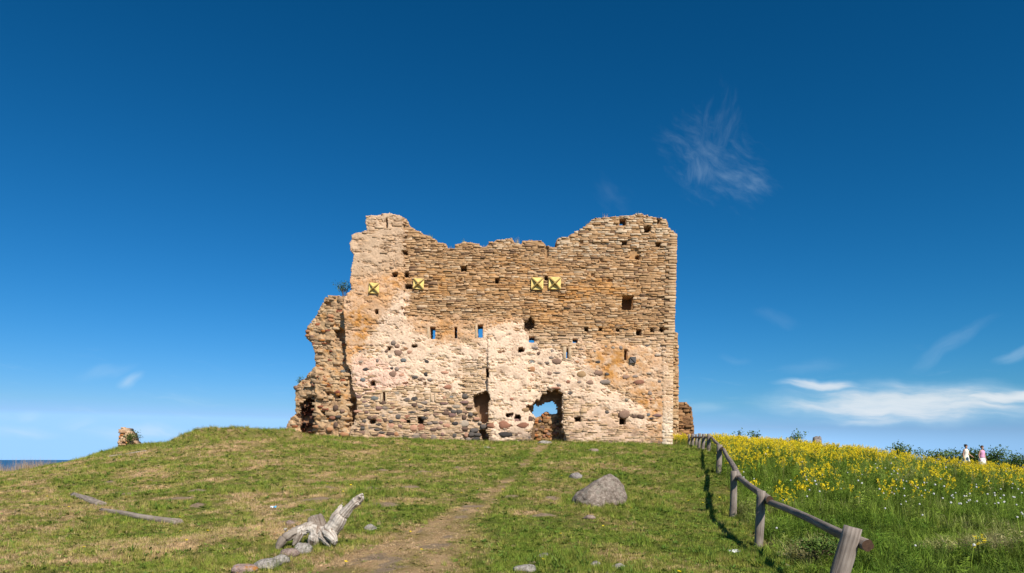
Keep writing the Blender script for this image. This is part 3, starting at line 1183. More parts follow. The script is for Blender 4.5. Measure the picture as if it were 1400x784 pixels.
FS = [(537.9, 468.7, 6, 6, 'g'), (550.6, 469.5, 4, 4.5, 'g'), (543.3, 473.8, 7, 4, 'b'), (554.7, 476, 7, 4, 'o'), (528.7, 481, 5, 4, 'bd'),
      (545, 483, 12, 8, 'b'), (559.8, 482, 6, 5, 'pk'), (508, 472.3, 4, 3, 'b'), (492, 481, 4, 3, 'g'), (497.5, 479.5, 3, 3, 'd'), (516, 493.5, 4, 5, 'g'),
      (493.5, 495, 6, 3.5, 'lg'), (533.5, 487.6, 6, 5, 'lg'), (534.8, 495.2, 11, 4, 'lg'), (551.6, 493, 8, 5, 'bl'), (499.6, 505.4, 8, 4, 'd'),
      (496, 519.5, 7, 5, 'bl'), (535.8, 503.7, 4, 3, 'd'), (542.7, 505, 6, 5, 'g'), (537.3, 511.8, 9, 8, 'b'), (525.4, 515.4, 7, 8, 'b'),
      (538, 518.5, 6, 3, 'b'), (549, 513.4, 7, 4, 'pk'), (567.4, 516, 8, 4, 'dg'), (582, 512, 5, 5, 'd'), (577, 518.5, 11, 5, 'b'), (583.8, 494.8, 6, 4, 'd'),
      (588, 519.5, 6, 4, 'g'), (491, 543, 8, 5, 'pu'), (500.6, 542.5, 7, 6, 'pk'), (498, 549.5, 7, 5, 'pu'), (511.3, 544.6, 11, 6, 'bl'), (554, 529.6, 8, 4, 'dg'),
      (561, 529, 4, 3.5, 'd'), (542.4, 537.7, 9, 5, 'lg'), (556, 547, 10, 5.5, 'dg'), (567, 546.2, 11, 8, 'd'), (527, 558, 10, 5, 'g'), (537, 557.5, 10, 6, 'r'),
      (551.6, 560, 9, 5, 'cr'), (563, 564.3, 12, 4.5, 'd'), (523.6, 569, 9, 6, 'g'), (518, 575, 8, 5, 'r'), (556.5, 570, 7, 5, 'r'), (564.4, 572, 9, 5, 'g'),
      (535.8, 583, 13, 9, 'pk'), (506.7, 584.4, 10, 6, 'g'), (565, 585, 11, 8, 'pk'), (575.6, 584.7, 11, 9, 'r'), (541.4, 594, 7, 6, 'o'), (520.5, 597, 11, 6, 'pk'),
      (495.5, 592, 9, 6, 'b'), (569, 597.6, 12, 9, 'g'), (580, 597.5, 10, 8, 'b'), (581.7, 560.7, 12, 4.5, 'd'), (583, 567.3, 12, 4, 'b'), (553.7, 597.4, 11, 8, 'dg'),
      (499.6, 598, 8, 7, 'cr'), (608, 510, 10, 4, 'pk'), (599, 518, 8, 6, 'g'), (612.6, 530, 11, 6, 'r'), (635.6, 541.8, 9, 6, 'dg'), (616.7, 543, 7, 4.5, 'bl'),
      (607.3, 543.4, 6, 5, 'pk'), (592.7, 559, 10, 8, 'b'), (606, 561, 14, 4, 'bd'), (605.5, 572, 11, 6, 'tn'), (633.5, 579.3, 15, 9, 'lg'), (671.8, 582.8, 10, 6, 'r'),
      (689.7, 581.3, 16, 10, 'r'), (690.7, 594.6, 17, 7, 'd'), (592, 598, 10, 8, 'g'), (603, 601, 9, 5, 'r'), (731, 476, 9, 4, 'g'), (726, 496, 12, 7, 'bl'),
      (727.8, 505.3, 8, 7, 'o'), (736.4, 483.7, 5, 4.5, 'bd'), (754.8, 480.3, 5, 5, 'g'), (765.3, 480, 8, 5, 'b'), (753, 489.3, 7, 4, 'g'), (738.5, 497, 6, 3, 'g'),
      (748, 496.6, 7, 4, 'g'), (761.4, 495, 13, 7, 'b'), (727, 485.7, 7, 4, 'lg'), (795, 478, 8, 3, 'dg'), (789, 495.4, 6, 4, 'o'), (806, 494.4, 6, 4, 'd'),
      (750.7, 511, 7, 5, 'b'), (761.4, 510, 10, 3, 'g'), (795.6, 512.2, 12, 9, 'tn'), (776.7, 522.4, 6, 4.5, 'r'), (792, 522.7, 6, 4, 'g'), (806.8, 523.8, 9, 6, 'b'),
      (764, 526.8, 7, 4, 'g'), (728, 513, 7, 4, 'pk'), (725.7, 521, 8, 5, 'pk'), (778, 537.7, 9, 5, 'dg'), (760.4, 531, 12, 3, 'r'), (699.7, 546.4, 6, 4, 'r'),
      (718.5, 561, 9, 6, 'tn'), (715, 582.3, 14, 8, 'r'), (709, 592.5, 13, 9, 'b'), (724, 573, 8, 7, 'bd'), (884.5, 472.7, 8, 5.5, 'dg'), (848.6, 476, 5, 5, 'g'),
      (838, 476, 5, 4, 'lg'), (828.4, 474.6, 4, 3.5, 'g'), (817.6, 495.7, 6, 4, 'd'), (817.6, 510.8, 12, 7, 'b'), (829.6, 512, 5.5, 4, 'dg'), (855.4, 516, 9, 5.5, 'b'),
      (867.6, 515, 8, 4, 'g'), (882.4, 502.6, 9, 4, 'lg'), (886.5, 511, 7, 3, 'lg'), (827.3, 523, 15, 6, 'g'), (873.7, 523.5, 13, 7, 'r'), (901, 522.5, 7, 4, 'dg'),
      (813, 480.7, 4, 3, 'lg'), (899, 486, 8, 3, 'lg'), (888, 538.3, 6, 5, 'g'), (875, 547, 8, 4, 'g'), (888.8, 546, 7, 5, 'pk'), (856.6, 547, 5, 4, 'lg'),
      (853.8, 566.7, 14, 11, 'b'), (867, 570, 9, 5, 'bd'), (875.6, 570, 9, 6, 'bd'), (886, 567.5, 5, 5, 'bl'), (890, 572.5, 5, 3, 'd'), (898.3, 568.5, 12, 4, 'pu'),
      (900.8, 562, 6, 5, 'pk'), (896, 548, 6, 3, 'r'), (846.4, 528.4, 9, 5, 'dg'), (824, 533, 7, 5, 'pk'), (829.8, 564, 6, 4, 'dg'), (672, 582, 9, 6, 'r')]
SIDE = None
FSD = main_dep(np.array([q[0] for q in FS], float), np.array([q[1] for q in FS], float))
for i, (a, b, w, h, c) in enumerate(FS):
    col = np.array(alb(*S_[c])) * random.uniform(.85, 1.15)
    dd = float(FSD[i])
    fieldstone(map_main, a, b, w, h, col, facade, i, proud=max(min(dd, .3), -.05) + .03)
rr = random.Random(91)
n = 0
while n < 100:       # more rubble low down on the left and beside the gate
    if rr.random() < .75:
        a, b = rr.uniform(484, 662), rr.uniform(550, 603)
    else:
        a, b = rr.uniform(668, 725), rr.uniform(560, 602)
    if any(abs(a - q[0]) < (q[2] + 6) / 2 and abs(b - q[1]) < (q[3] + 4) / 2 for q in FS) or not seg_free(np.array([a]), np.array([b]))[0]:
        n += .01
        continue
    q = (a, b, rr.uniform(5, 11), rr.uniform(3.2, 6.5), rr.choice(('g', 'pk', 'b', 'dg', 'dg', 'd', 'tn', 'lg', 'pu', 'bd', 'g')))
    FS.append(q)
    fieldstone(map_main, a, b, q[2], q[3], np.array(alb(*S_[q[4]])) * rr.uniform(.85, 1.1), facade, 300 + int(n * 97), proud=.03)
    n += 1

bank_to_objects(bank, facade, 230, 'limestone_slab', 'limestone_courses', M['slab'])
bank_to_objects(quoins, facade, 300, 'quoin_stone', 'quoin_courses', M['slab'])

# stone surrounds of the narrow windows
fr = SlabBank()
frng = random.Random(8)
for (a, b, c, e) in ((770.3, 773.8, 474.5, 491), (777.3, 780.8, 474.5, 491), (768.5, 782.5, 491, 492.8), (584.5, 588, 447, 465), (649.5, 652.8, 444, 463),
                     (519.8, 522.8, 537, 551), (526.4, 529, 537, 551), (588, 591, 537, 549), (593.5, 596.5, 537, 549), (524.5, 527.4, 300, 314.5)):
    fr.add(map_main, a, b, c, e, .055 if a > 600 else .04, np.array(alb(214, 184, 148)), rng=frng)
bank_to_objects(fr, facade, 40, 'window_surround', 'x', M['slab'])

# ---------------------------------------------------------------- wall anchors: yellow plates with crossed fins
m, t, b = new_mat('anchor_paint')
g = coords(t)
n1 = t.noise(g, 6, 4, .6)
g2 = t.new('ShaderNodeNewGeometry').outputs['Position']
c1 = t.mix(t.smooth(t.noise(g2, 3, 3, .6), .35, .75), (0.86, 0.64, 0.19, 1), (0.68, 0.47, 0.14, 1))
t.l.new(t.mix(t.smooth(t.noise(g2, 7, 5, .7), .56, .70), c1, (0.36, 0.19, 0.06, 1)), b.inputs['Base Color'])
b.inputs['Roughness'].default_value = .6
M['anchor'] = m
m, t, b = new_mat('anchor_paint_shade')
g = coords(t)
t.l.new(t.mix(t.noise(g, 8, 4, .6), (0.34, 0.22, 0.06, 1), (0.48, 0.32, 0.09, 1)), b.inputs['Base Color'])  # same yellow paint as the plates, shade put in as darker brown
b.inputs['Roughness'].default_value = .7
M['fin'] = m
m, t, b = new_mat('dark_steel')
t.l.new(t.mix(t.noise(coords(t), 8, 4, .6), (0.05, 0.045, 0.04, 1), (0.12, 0.10, 0.09, 1)), b.inputs['Base Color'])
b.inputs['Roughness'].default_value = .75
M['dark_steel'] = m


def box_arrays(c, s):
    x, y, z = s[0] / 2, s[1] / 2, s[2] / 2
    v = [(c[0] + i * x, c[1] + j * y, c[2] + k * z) for i in (-1, 1) for j in (-1, 1) for k in (-1, 1)]
    f = [(0, 1, 3, 2), (4, 6, 7, 5), (0, 4, 5, 1), (2, 3, 7, 6), (0, 2, 6, 4), (1, 5, 7, 3)]
    return v, f


def bevel_obj(o, w, seg=1):
    bm = o.modifiers.new('bevel', 'BEVEL')
    bm.width = w
    bm.segments = seg
    return o


def anchor(px, py, size, rot, mats, diag=2):
    dep = float(main_dep(np.array([px]), np.array([py]))[0])
    p = map_main(px, py, max(dep, 0) + .09)
    s = size * PXM
    v, f = box_arrays((0, 0, 0), (s, .05, s))
    pl = obj('anchor_plate', np_mesh('anchor_plate', v, f, mats[0]))
    bevel_obj(pl, .006)
    pl.location = p
    pl.rotation_euler = (0, rot, 0)
    child_at_world(pl, ruin)
    h = s * .5 * 1.36
    for i in range(diag):
        # a tall fin that tapers to the corners of the plate
        th = .028 * size / 15 if diag == 2 else .014
        top_ = .20 * size / 15 if diag == 2 else .05
        prof = [(-h, .0), (h, .0), (h, .035), (.06, top_), (-.06, top_), (-h, .035)]
        vv = [(a, -.025 - d_, -th) for a, d_ in prof] + [(a, -.025 - d_, th) for a, d_ in prof]
        ff = [tuple(range(5, -1, -1)), tuple(range(6, 12))] + [(k_, (k_ + 1) % 6, 6 + (k_ + 1) % 6, 6 + k_) for k_ in range(6)]
        fn = obj('fin', np_mesh('fin', vv, ff, mats[1]), pl)
        fn.rotation_euler = (0, math.radians(45 + 90 * i), 0)
        fn.location = (0, -.003 * i, 0)


anchor(512.8, 396.2, 14.2, .05, (M['anchor'], M['fin']))
anchor(572.6, 388.8, 14.6, .06, (M['anchor'], M['fin']))
anchor(734.4, 388.6, 16.6, .03, (M['anchor'], M['fin']))
anchor(758.4, 388.0, 16.6, .03, (M['anchor'], M['fin']))
anchor(864.4, 493.0, 8.6, .0, (M['dark_steel'], M['dark_steel']), 1)

# ---------------------------------------------------------------- the broken side wing on the left
WING = [(495, 645), (386, 645), (388, 592), (392, 582), (397, 572), (404, 567), (403, 545), (402, 531), (406, 525), (418, 515), (425, 507), (431, 500),
        (430, 482), (426, 470), (420, 463), (417, 455), (420, 447), (428, 438), (434, 428), (440, 418), (443, 412), (444, 407), (455, 403.5), (470, 405),
        (484, 409), (495, 420)]


def wing_y(u):
    t_ = np.clip((488 - np.asarray(u, float)) / 100, 0, 1)
    return 42.5 + 1.3 * t_ ** 1.4


def map_wing(u, v, dep):
    u, v, dep = np.broadcast_arrays(np.asarray(u, float), np.asarray(v, float), np.asarray(dep, float))
    Y = wing_y(u)
    return np.stack([(u - 700) * Y / F, Y - dep, EYE + (HOR - v) * Y / F], -1)


NICHE = [(409, 553), (413, 547), (429, 541), (429.5, 600), (410.5, 600)]
WPITS = [([(457, 451), (463, 447), (471, 452), (471, 466), (463, 466), (458, 460)], .8), ([(441, 563), (446, 562), (447, 569), (443, 568)], .4),
         ([(478, 545), (488, 540), (489, 590), (478, 582)], 1.0), ([(446, 466), (452, 467), (450, 472), (446, 471)], .25),
         ([(443, 413), (451, 411), (452, 419), (445, 420)], .3), ([(456, 443), (462, 444), (461, 448), (456, 447)], .2), ([(447, 536), (455, 537), (454, 542), (448, 541)], .25),
         ([(404, 566), (411, 567), (411, 572), (405, 572)], .3), ([(463, 541), (467, 541), (467, 546), (463, 546)], .3)]


def wing_dep(u, v):
    d = (fbm(u / 2.2, v / 1.8, 3, 171) - .5) * .12 + (fbm(u / 9, v / 8, 3, 173) - .5) * .44 - .05
    d = d + .35 * sstep(u, 428, 434) * sstep(v, 500, 515) * (1 - sstep(u, 470, 482))
    d = d - .04 * sstep(u, 446, 449) * sstep(v, 470, 474) * (1 - sstep(v, 512, 530))
    uu, vv = warp(u, v, 3, 1.2, 177)
    d = np.where(in_poly(uu, vv, NICHE), d - .45 - .35 * (1 - sstep(v, 545, 556)), d)
    for poly, k_ in WPITS:
        d = np.where(in_poly(uu, vv, poly), -k_, d)
    return d


def wing_col(u, v):
    c = np.ones(np.shape(u) + (3,)) * np.array(alb(204, 168, 128))
    c = mixc(c, alb(172, 136, 102), sstep(fbm(u / 10, v / 8, 4, 181), .45, .7) * .7)
    c = mixc(c, alb(208, 172, 128), sstep(fbm(u / 7, v / 5, 4, 183), .5, .7) * .6)
    c = mixc(c, C_RUST, sstep(fbm(u / 6, v / 5, 3, 185), .58, .75) * .55)
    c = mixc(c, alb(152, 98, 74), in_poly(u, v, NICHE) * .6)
    return c


def sil_wing(u, v):
    uu, vv = warp(u, v, 6, 2.0, 187)
    return in_poly(uu, vv, WING)


V_, F_, C_ = grid_solid(380, 492, 396, 645, 1.0, sil_wing, wing_dep, 1.5, map_wing, wing_col, seed=12)
wing = child_at_world(obj('side_wing', np_mesh('side_wing', V_, F_, M['masonry'], False, C_)), ruin)
bank = SlabBank()


def wing_free(u, v):
    m = sil_wing(u, v)
    for p, _ in WPITS:
        m &= ~in_poly(u, v, p)
    return m


def choose_wing(u, v, r, dep, nic):
    if r.random() < .22:
        return None
    base = np.array(alb(*r.choice(((208, 172, 132), (218, 184, 144), (192, 156, 120), (226, 194, 154), (178, 144, 110), (204, 168, 130)))))
    if r.random() < .16:
        base = np.array(alb(*r.choice(((196, 128, 66), (176, 106, 72), (160, 96, 72)))))
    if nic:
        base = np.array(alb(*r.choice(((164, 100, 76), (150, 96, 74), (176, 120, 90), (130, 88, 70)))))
    return dep + r.uniform(-.035, .065), base * .9


course_slabs(bank, map_wing, wing_free, lambda u, v: (wing_dep(u, v), in_poly(u, v, NICHE)), choose_wing, 404, 606, 384, 488, (2.2, 4.8), (4.5, 12), 15, wob=2.6, sil=sil_wing)
bank_to_objects(bank, wing, 60, 'limestone_slab', 'rubble_courses', M['slab'])
for i, (a, b, w, h, c) in enumerate([(452, 433, 8, 4.5, 'o'), (452, 438, 7, 4, 'o'), (420, 453, 5, 4, 'o'), (419.5, 459, 5, 3.5, 'o'), (426, 460, 5, 4, 'b'),
                                     (447, 421, 9, 5, 'tn'), (461, 559, 7, 7, 'bd'), (457, 572, 8, 5, 'r'), (465, 571, 7, 4, 'd'), (461, 582, 6, 7, 'bd'), (470, 563, 6, 5, 'b'),
                                     (440, 545, 9, 4, 'tn'), (451, 538, 8, 5, 'tn'), (434, 584, 9, 4, 'o'), (453, 588, 9, 5, 'o'), (422, 590, 6, 4, 'r'), (413, 580, 5, 5, 'd'),
                                     (472, 595, 12, 6, 'o'), (431, 527, 8, 4, 'r'), (440, 512, 8, 4, 'tn'), (445, 520, 7, 4, 'o'), (404, 530, 5, 5, 'b'),
                                     (416, 563, 6, 3.5, 'r'), (423, 561, 6, 3.5, 'r'), (418, 569, 6, 4, 'bd'), (424, 574, 7, 4, 'r'), (470, 509, 6, 4, 'bl'), (477, 492, 4, 4, 'dg')]):
    dd = float(wing_dep(np.array([a * 1.0]), np.array([b * 1.0]))[0])
    fieldstone(map_wing, a, b, w, h, np.array(alb(*S_[c])) * random.uniform(.85, 1.1), wing, 500 + i, proud=dd + .10)


# ---------------------------------------------------------------- simpler stretches of ruined masonry
def rough_wall(name, poly, yfun, thick, cols, parent, seed, step=1.0, hr=(2.6, 5.0), lr=(5, 11), relief=.30, singles=20, stones=()):
    def amap(u, v, dep):
        u, v, dep = np.broadcast_arrays(np.asarray(u, float), np.asarray(v, float), np.asarray(dep, float))
        Y = yfun(u)
        return np.stack([(u - 700) * Y / F, Y - dep, EYE + (HOR - v) * Y / F], -1)

    def sil(u, v):
        uu, vv = warp(u, v, 5, 1.5, seed)
        return in_poly(uu, vv, poly)

    def dep(u, v):
        return (fbm(u / 2.2, v / 1.8, 3, seed + 1) - .5) * .12 + (fbm(u / 8, v / 7, 3, seed + 2) - .5) * relief - .04

    def colf(u, v):
        c = np.ones(np.shape(u) + (3,)) * np.array(alb(*cols[0]))
        return mixc(c, alb(*cols[1]), sstep(fbm(u / 8, v / 6, 4, seed + 3), .4, .7))
    us = [p[0] for p in poly]
    vs = [p[1] for p in poly]
    V2, F2, C2 = grid_solid(min(us) - 3, max(us) + 3, min(vs) - 3, max(vs), step, sil, dep, thick, amap, colf, seed=seed)
    w = obj(name, np_mesh(name, V2, F2, M['masonry'], False, C2))
    if parent is not None:
        child_at_world(w, parent)
    bk = SlabBank()
    cs = cols[2:]

    def choose(u, v, r, dp):
        if r.random() < .15:
            return None
        return dp + r.uniform(0, .12), np.array(alb(*r.choice(cs))) * r.uniform(.85, 1.1)
    course_slabs(bk, amap, sil, lambda u, v: (dep(u, v),), choose, min(vs) - 1, max(vs) - 4, min(us), max(us), hr, lr, seed, 2.0, sil=sil)
    bank_to_objects(bk, w, singles, 'limestone_slab', 'rubble_courses', M['slab'])
    for i, (a, b, sw, sh, c) in enumerate(stones):
        fieldstone(amap, a, b, sw, sh, np.array(alb(*S_[c])), w, seed + i, proud=float(dep(np.array([a * 1.]), np.array([b * 1.]))[0]) + .12)
    return w


rough_wall('gate_infill', [(724, 640), (724, 580), (729, 574), (733, 570), (738, 569), (742, 566.5), (748, 564), (756, 567), (766, 565), (776, 566), (776, 640)],
           lambda u: 43.4 + 0 * u, .5, ((140, 108, 74), (184, 148, 108), (172, 132, 90), (190, 140, 92), (150, 114, 78), (190, 124, 76), (206, 170, 130)), ruin, 301, hr=(2.6, 4.6), lr=(3.5, 8),
           singles=20, stones=[(747, 565.5, 7, 4, 'o'), (741, 585, 6, 5, 'bd'), (757, 583, 7, 6, 'o'), (763, 586, 6, 5, 'r'), (759, 593, 6, 5, 'r'), (750, 594, 6, 4, 'b'),
                               (744, 597, 4, 3.5, 'r'), (733, 588, 5, 4, 'b'), (738, 576, 5, 4, 'd'), (760, 577, 5, 4, 'bd'), (746, 590, 6, 4, 'o'), (753, 578, 7, 5, 'tn')])
rough_wall('rear_buttress', [(903, 640), (903, 452), (918, 452), (926, 455), (927.5, 470), (928, 560), (927, 640)], lambda u: 43.9 + 0 * u, 2.0,
           ((206, 168, 126), (184, 142, 100), (204, 166, 122), (192, 150, 106), (216, 180, 138)), ruin, 331, relief=.10, singles=20)
frag = rough_wall('wall_fragment', [(924, 640), (924, 556), (930, 550), (938, 551), (946, 558), (947.5, 572), (948, 585), (950, 600), (950, 640)],
                  lambda u: 52.0 - .22 * (np.asarray(u, float) - 927) * 0, 3.0, ((140, 104, 72), (170, 128, 88), (156, 116, 78), (140, 100, 68), (176, 130, 86), (196, 150, 106)), None, 361, singles=15)
tag(frag, 'low brown rubble wall fragment standing behind the castle\'s right corner', 'wall')
stub = rough_wall('wall_stub', [(159, 632), (160, 613), (161, 603), (163, 596), (162.5, 588), (166, 585), (171, 585.5), (174, 590), (177, 593), (179, 601), (185, 609), (188, 632)],
                  lambda u: 42.0 + 0 * u, .9, ((214, 176, 140), (224, 192, 158), (226, 196, 162), (210, 168, 130), (218, 182, 146), (206, 140, 84)), None, 391, lr=(3.5, 7), singles=15)
tag(stub, 'small lone lichen-orange masonry stump on the left skyline', 'wall')

# ------------------------------------------------------------------ plants: templates and scattering
TEMPL = bpy.data.collections.new('plant_templates')       # not linked into the scene


def foliage_mat(name, ramp, spread=.35, trans=.25, instancer=True):
    m, t, b = new_mat(name)
    typ = 'INSTANCER' if instancer else 'GEOMETRY'
    dry = attr_node(t, 'dry', typ).outputs['Fac']
    tint = attr_node(t, 'tint', typ).outputs['Fac']
    c = t.ramp(dry, ramp)
    k = t.new('ShaderNodeMapRange')
    t.l.new(tint, k.inputs['Value'])
    k.inputs['To Min'].default_value = 1 - spread
    k.inputs['To Max'].default_value = 1 + spread
    c = t.mix(1.0, c, k.outputs[0], 'MULTIPLY')
    t.l.new(c, b.inputs['Base Color'])
    b.inputs['Roughness'].default_value = .65
    b.inputs['Specular IOR Level'].default_value = .2
    tr = t.new('ShaderNodeBsdfTranslucent')
    t.l.new(c, tr.inputs['Color'])
    mx = t.new('ShaderNodeMixShader')
    mx.inputs[0].default_value = trans
    t.l.new(b.outputs[0], mx.inputs[1])
    t.l.new(tr.outputs[0], mx.inputs[2])
    t.l.new(mx.outputs[0], t.n['Material Output'].inputs['Surface'])
    return m


def flat_mat(name, col, rough=.7, vary=.25, scale=30):
    m, t, b = new_mat(name)
    n1 = t.noise(t.new('ShaderNodeNewGeometry').outputs['Position'], scale, 3, .6)
    t.l.new(t.mix(n1, tuple(c * (1 - vary) for c in col) + (1,), tuple(min(1, c * (1 + vary)) for c in col) + (1,)), b.inputs['Base Color'])
    b.inputs['Roughness'].default_value = rough
    b.inputs['Specular IOR Level'].default_value = .2
    return m


GREENS = [(0.0, (0.195, 0.265, 0.032)), (0.4, (0.320, 0.320, 0.058)), (0.65, (0.46, 0.345, 0.13)), (1.0, (0.64, 0.445, 0.25))]
M['blade'] = foliage_mat('grass_blade', GREENS, .55)
M['leaf'] = foliage_mat('weed_leaf', [(0.0, (0.11, 0.19, 0.025)), (1.0, (0.25, 0.28, 0.06))], .35)
M['meadow'] = foliage_mat('meadow_blade', [(0.0, (0.105, 0.185, 0.019)), (.5, (0.225, 0.305, 0.036)), (1.0, (0.46, 0.39, 0.19))], .60, .3)
M['reed'] = foliage_mat('dry_reed', [(0.0, (0.40, 0.27, 0.15)), (1.0, (0.62, 0.46, 0.30))], .3)
M['shrub'] = foliage_mat('shrub_leaf', [(0.0, (0.06, 0.12, 0.02)), (1.0, (0.17, 0.24, 0.045))], .4, .25, False)
M['yellow'] = flat_mat('yellow_petal', (0.86, 0.64, 0.015), .6, .12)
M['clock'] = flat_mat('dandelion_clock', (0.56, 0.54, 0.51), .9, .15)
M['twig'] = flat_mat('twig_bark', (0.11, 0.075, 0.045), .9, .3)


class MB:
    """collects small pieces into one mesh"""
    def __init__(self):
        self.v, self.f, self.mi, self.a = [], [], [], []

    def blade(self, base, h, w, ang, lean, curl=.5, mi=0, seg=2):
        dx, dy = math.cos(ang), math.sin(ang)
        px, py = -dy, dx
        n = len(self.v)
        for i in range(seg + 1):
            t = i / seg
            off = lean * (t * (1 - curl) + t * t * curl)
            c = (base[0] + dx * off * h, base[1] + dy * off * h, base[2] + h * t * (1 - .35 * abs(lean) * t))
            ww = w * .5 * (1 - t * .75)
            if i < seg:
                self.v += [(c[0] - px * ww, c[1] - py * ww, c[2]), (c[0] + px * ww, c[1] + py * ww, c[2])]
            else:
                self.v.append(c)
        for i in range(seg - 1):
            a = n + 2 * i
            self.f.append((a, a + 1, a + 3, a + 2))
            self.mi.append(mi)
        a = n + 2 * (seg - 1)
        self.f.append((a, a + 1, a + 2))
        self.mi.append(mi)

    def leaf(self, c, d, nrm, l, w, mi=0):
        """a pointed leaf from c along d, folded a little along its midrib"""
        d = Vector(d).normalized()
        s = d.cross(Vector(nrm))
        s = s.normalized() if s.length > 1e-4 else Vector((1, 0, 0))
        up = s.cross(d) * (w * .18)
        c = Vector(c)
        n = len(self.v)
        self.v += [tuple(c), tuple(c + d * l * .45 + s * w * .5 + up), tuple(c + d * l), tuple(c + d * l * .45 - s * w * .5 + up)]
        self.f += [(n, n + 1, n + 2), (n, n + 2, n + 3)]
        self.mi += [mi, mi]

    def tube(self, pts, rad, sides=5, mi=0, cap=True):
        n0 = len(self.v)
        for i, p in enumerate(pts):
            p = Vector(p)
            q = Vector(pts[min(i + 1, len(pts) - 1)]) - Vector(pts[max(i - 1, 0)])
            q.normalize()
            a = q.orthogonal().normalized()
            b = q.cross(a)
            r = rad[i] if hasattr(rad, '__len__') else rad
            for k in range(sides):
                th = 2 * math.pi * k / sides
                self.v.append(tuple(p + a * math.cos(th) * r + b * math.sin(th) * r))
        for i in range(len(pts) - 1):
            for k in range(sides):
                k2 = (k + 1) % sides
                a = n0 + i * sides
                self.f.append((a + k, a + k2, a + sides + k2, a + sides + k))
                self.mi.append(mi)
        if cap:
            self.f.append(tuple(n0 + k for k in range(sides))[::-1])
            self.f.append(tuple(n0 + (len(pts) - 1) * sides + k for k in range(sides)))
            self.mi += [mi, mi]

    def mesh(self, name, mats, smooth=False, attrs=None):
        me = bpy.data.meshes.new(name)
        me.from_pydata(self.v, [], self.f)
        for m in mats:
            me.materials.append(m)
        me.polygons.foreach_set('material_index', self.mi)
        if smooth:
            me.polygons.foreach_set('use_smooth', [True] * len(me.polygons))
        if attrs:
            for k, arr in attrs.items():
                a = me.attributes.new(k, 'FLOAT', 'POINT')
                a.data.foreach_set('value', np.asarray(arr, np.float32))
        return me


def template(coll, name, mb, mats):
    o = bpy.data.objects.new(name, mb.mesh(name, mats))
    coll.objects.link(o)
    return o


def tmpl_coll(name):
    c = bpy.data.collections.new(name)
    return c


_gn = {}


def scatter_tree(coll):
    g = bpy.data.node_groups.new('scatter_' + coll.name, 'GeometryNodeTree')
    g.interface.new_socket('Geometry', in_out='INPUT', socket_type='NodeSocketGeometry')
    g.interface.new_socket('Geometry', in_out='OUTPUT', socket_type='NodeSocketGeometry')
    n, l = g.nodes, g.links
    gi, go = n.new('NodeGroupInput'), n.new('NodeGroupOutput')
    ip = n.new('GeometryNodeInstanceOnPoints')
    ci = n.new('GeometryNodeCollectionInfo')
    ci.inputs['Collection'].default_value = coll
    ci.inputs['Separate Children'].default_value = True
    ci.inputs['Reset Children'].default_value = True

    def na(name, typ):
        a = n.new('GeometryNodeInputNamedAttribute')
        a.data_type = typ
        a.inputs['Name'].default_value = name
        return a.outputs['Attribute']
    l.new(gi.outputs[0], ip.inputs['Points'])
    l.new(ci.outputs[0], ip.inputs['Instance'])
    ip.inputs['Pick Instance'].default_value = True
    l.new(na('idx', 'INT'), ip.inputs['Instance Index'])
    l.new(na('rot', 'FLOAT_VECTOR'), ip.inputs['Rotation'])
    l.new(na('scl', 'FLOAT_VECTOR'), ip.inputs['Scale'])
    l.new(ip.outputs[0], go.inputs[0])
    return g


def scatter(name, coll, pts, scl, dry, tint, idx=None, tilt=.12, label=None, zscl=None):
    n = len(pts)
    me = bpy.data.meshes.new(name)
    me.vertices.add(n)
    me.vertices.foreach_set('co', np.asarray(pts, np.float32).ravel())
    k = len(coll.objects)
    if idx is None:
        idx = RNG.integers(0, k, n)
    rot = np.stack([RNG.normal(0, tilt, n), RNG.normal(0, tilt, n), RNG.uniform(0, 6.283, n)], 1)
    s3 = np.stack([scl, scl, scl if zscl is None else zscl], 1)
    for nm, typ, arr, key in (('idx', 'INT', idx.astype(np.int32), 'value'), ('rot', 'FLOAT_VECTOR', rot, 'vector'), ('scl', 'FLOAT_VECTOR', s3, 'vector'),
                              ('dry', 'FLOAT', dry, 'value'), ('tint', 'FLOAT', tint, 'value')):
        a = me.attributes.new(nm, typ, 'POINT')
        a.data.foreach_set(key, np.ascontiguousarray(arr, np.int32 if typ == 'INT' else np.float32).ravel())
    o = obj(name, me)
    md = o.modifiers.new('scatter', 'NODES')
    if coll.name not in _gn:
        _gn[coll.name] = scatter_tree(coll)
    md.node_group = _gn[coll.name]
    tag(o, label, None, None, 'stuff')
    return o


def wedge_points(dmin, dmax, dens, side=.80, extra=1.0):
    """random ground points in the part of the place the picture looks at; dens(x,y) per square metre"""
    n = 0
    out = []
    edges = np.linspace(dmin, dmax, 26)
    for a, b in zip(edges[:-1], edges[1:]):
        w = side * b + extra
        yy = RNG.uniform(a, b, 4000)
        xx = RNG.uniform(-w, w, 4000)
        mx = float(dens(xx, yy).max()) * 1.1 + 1e-6
        cnt = RNG.poisson(mx * (b - a) * 2 * w)
        if cnt == 0:
            continue
        x = RNG.uniform(-w, w, cnt)
        y = RNG.uniform(a, b, cnt)
        keep = RNG.uniform(0, mx, cnt) < dens(x, y)
        out.append(np.stack([x[keep], y[keep]], 1))
    return np.concatenate(out)


def with_z(xy, sink=.01):
    return np.column_stack([xy, ground_z(xy[:, 0], xy[:, 1]) - sink])


def meadow_f(x, y):
    """1 where the uncut meadow beyond the fence grows"""
    e = (fbm(np.asarray(x) / 1.2, np.asarray(y) / 1.2, 3, 201) - .5) * .5
    fx = fence_x(y)
    near = sstep(x - fx + e, .0, .35)
    back = sstep(x + e, 10.0, 10.5) * (y > 41)
    return np.where(y < 43, near, np.maximum(back, sstep(x, 11.5, 12.0)))


def castle_f(x, y):
    return (y > 41.75) & (y < 44.5) & (x > -14.5) & (x < 10.2)


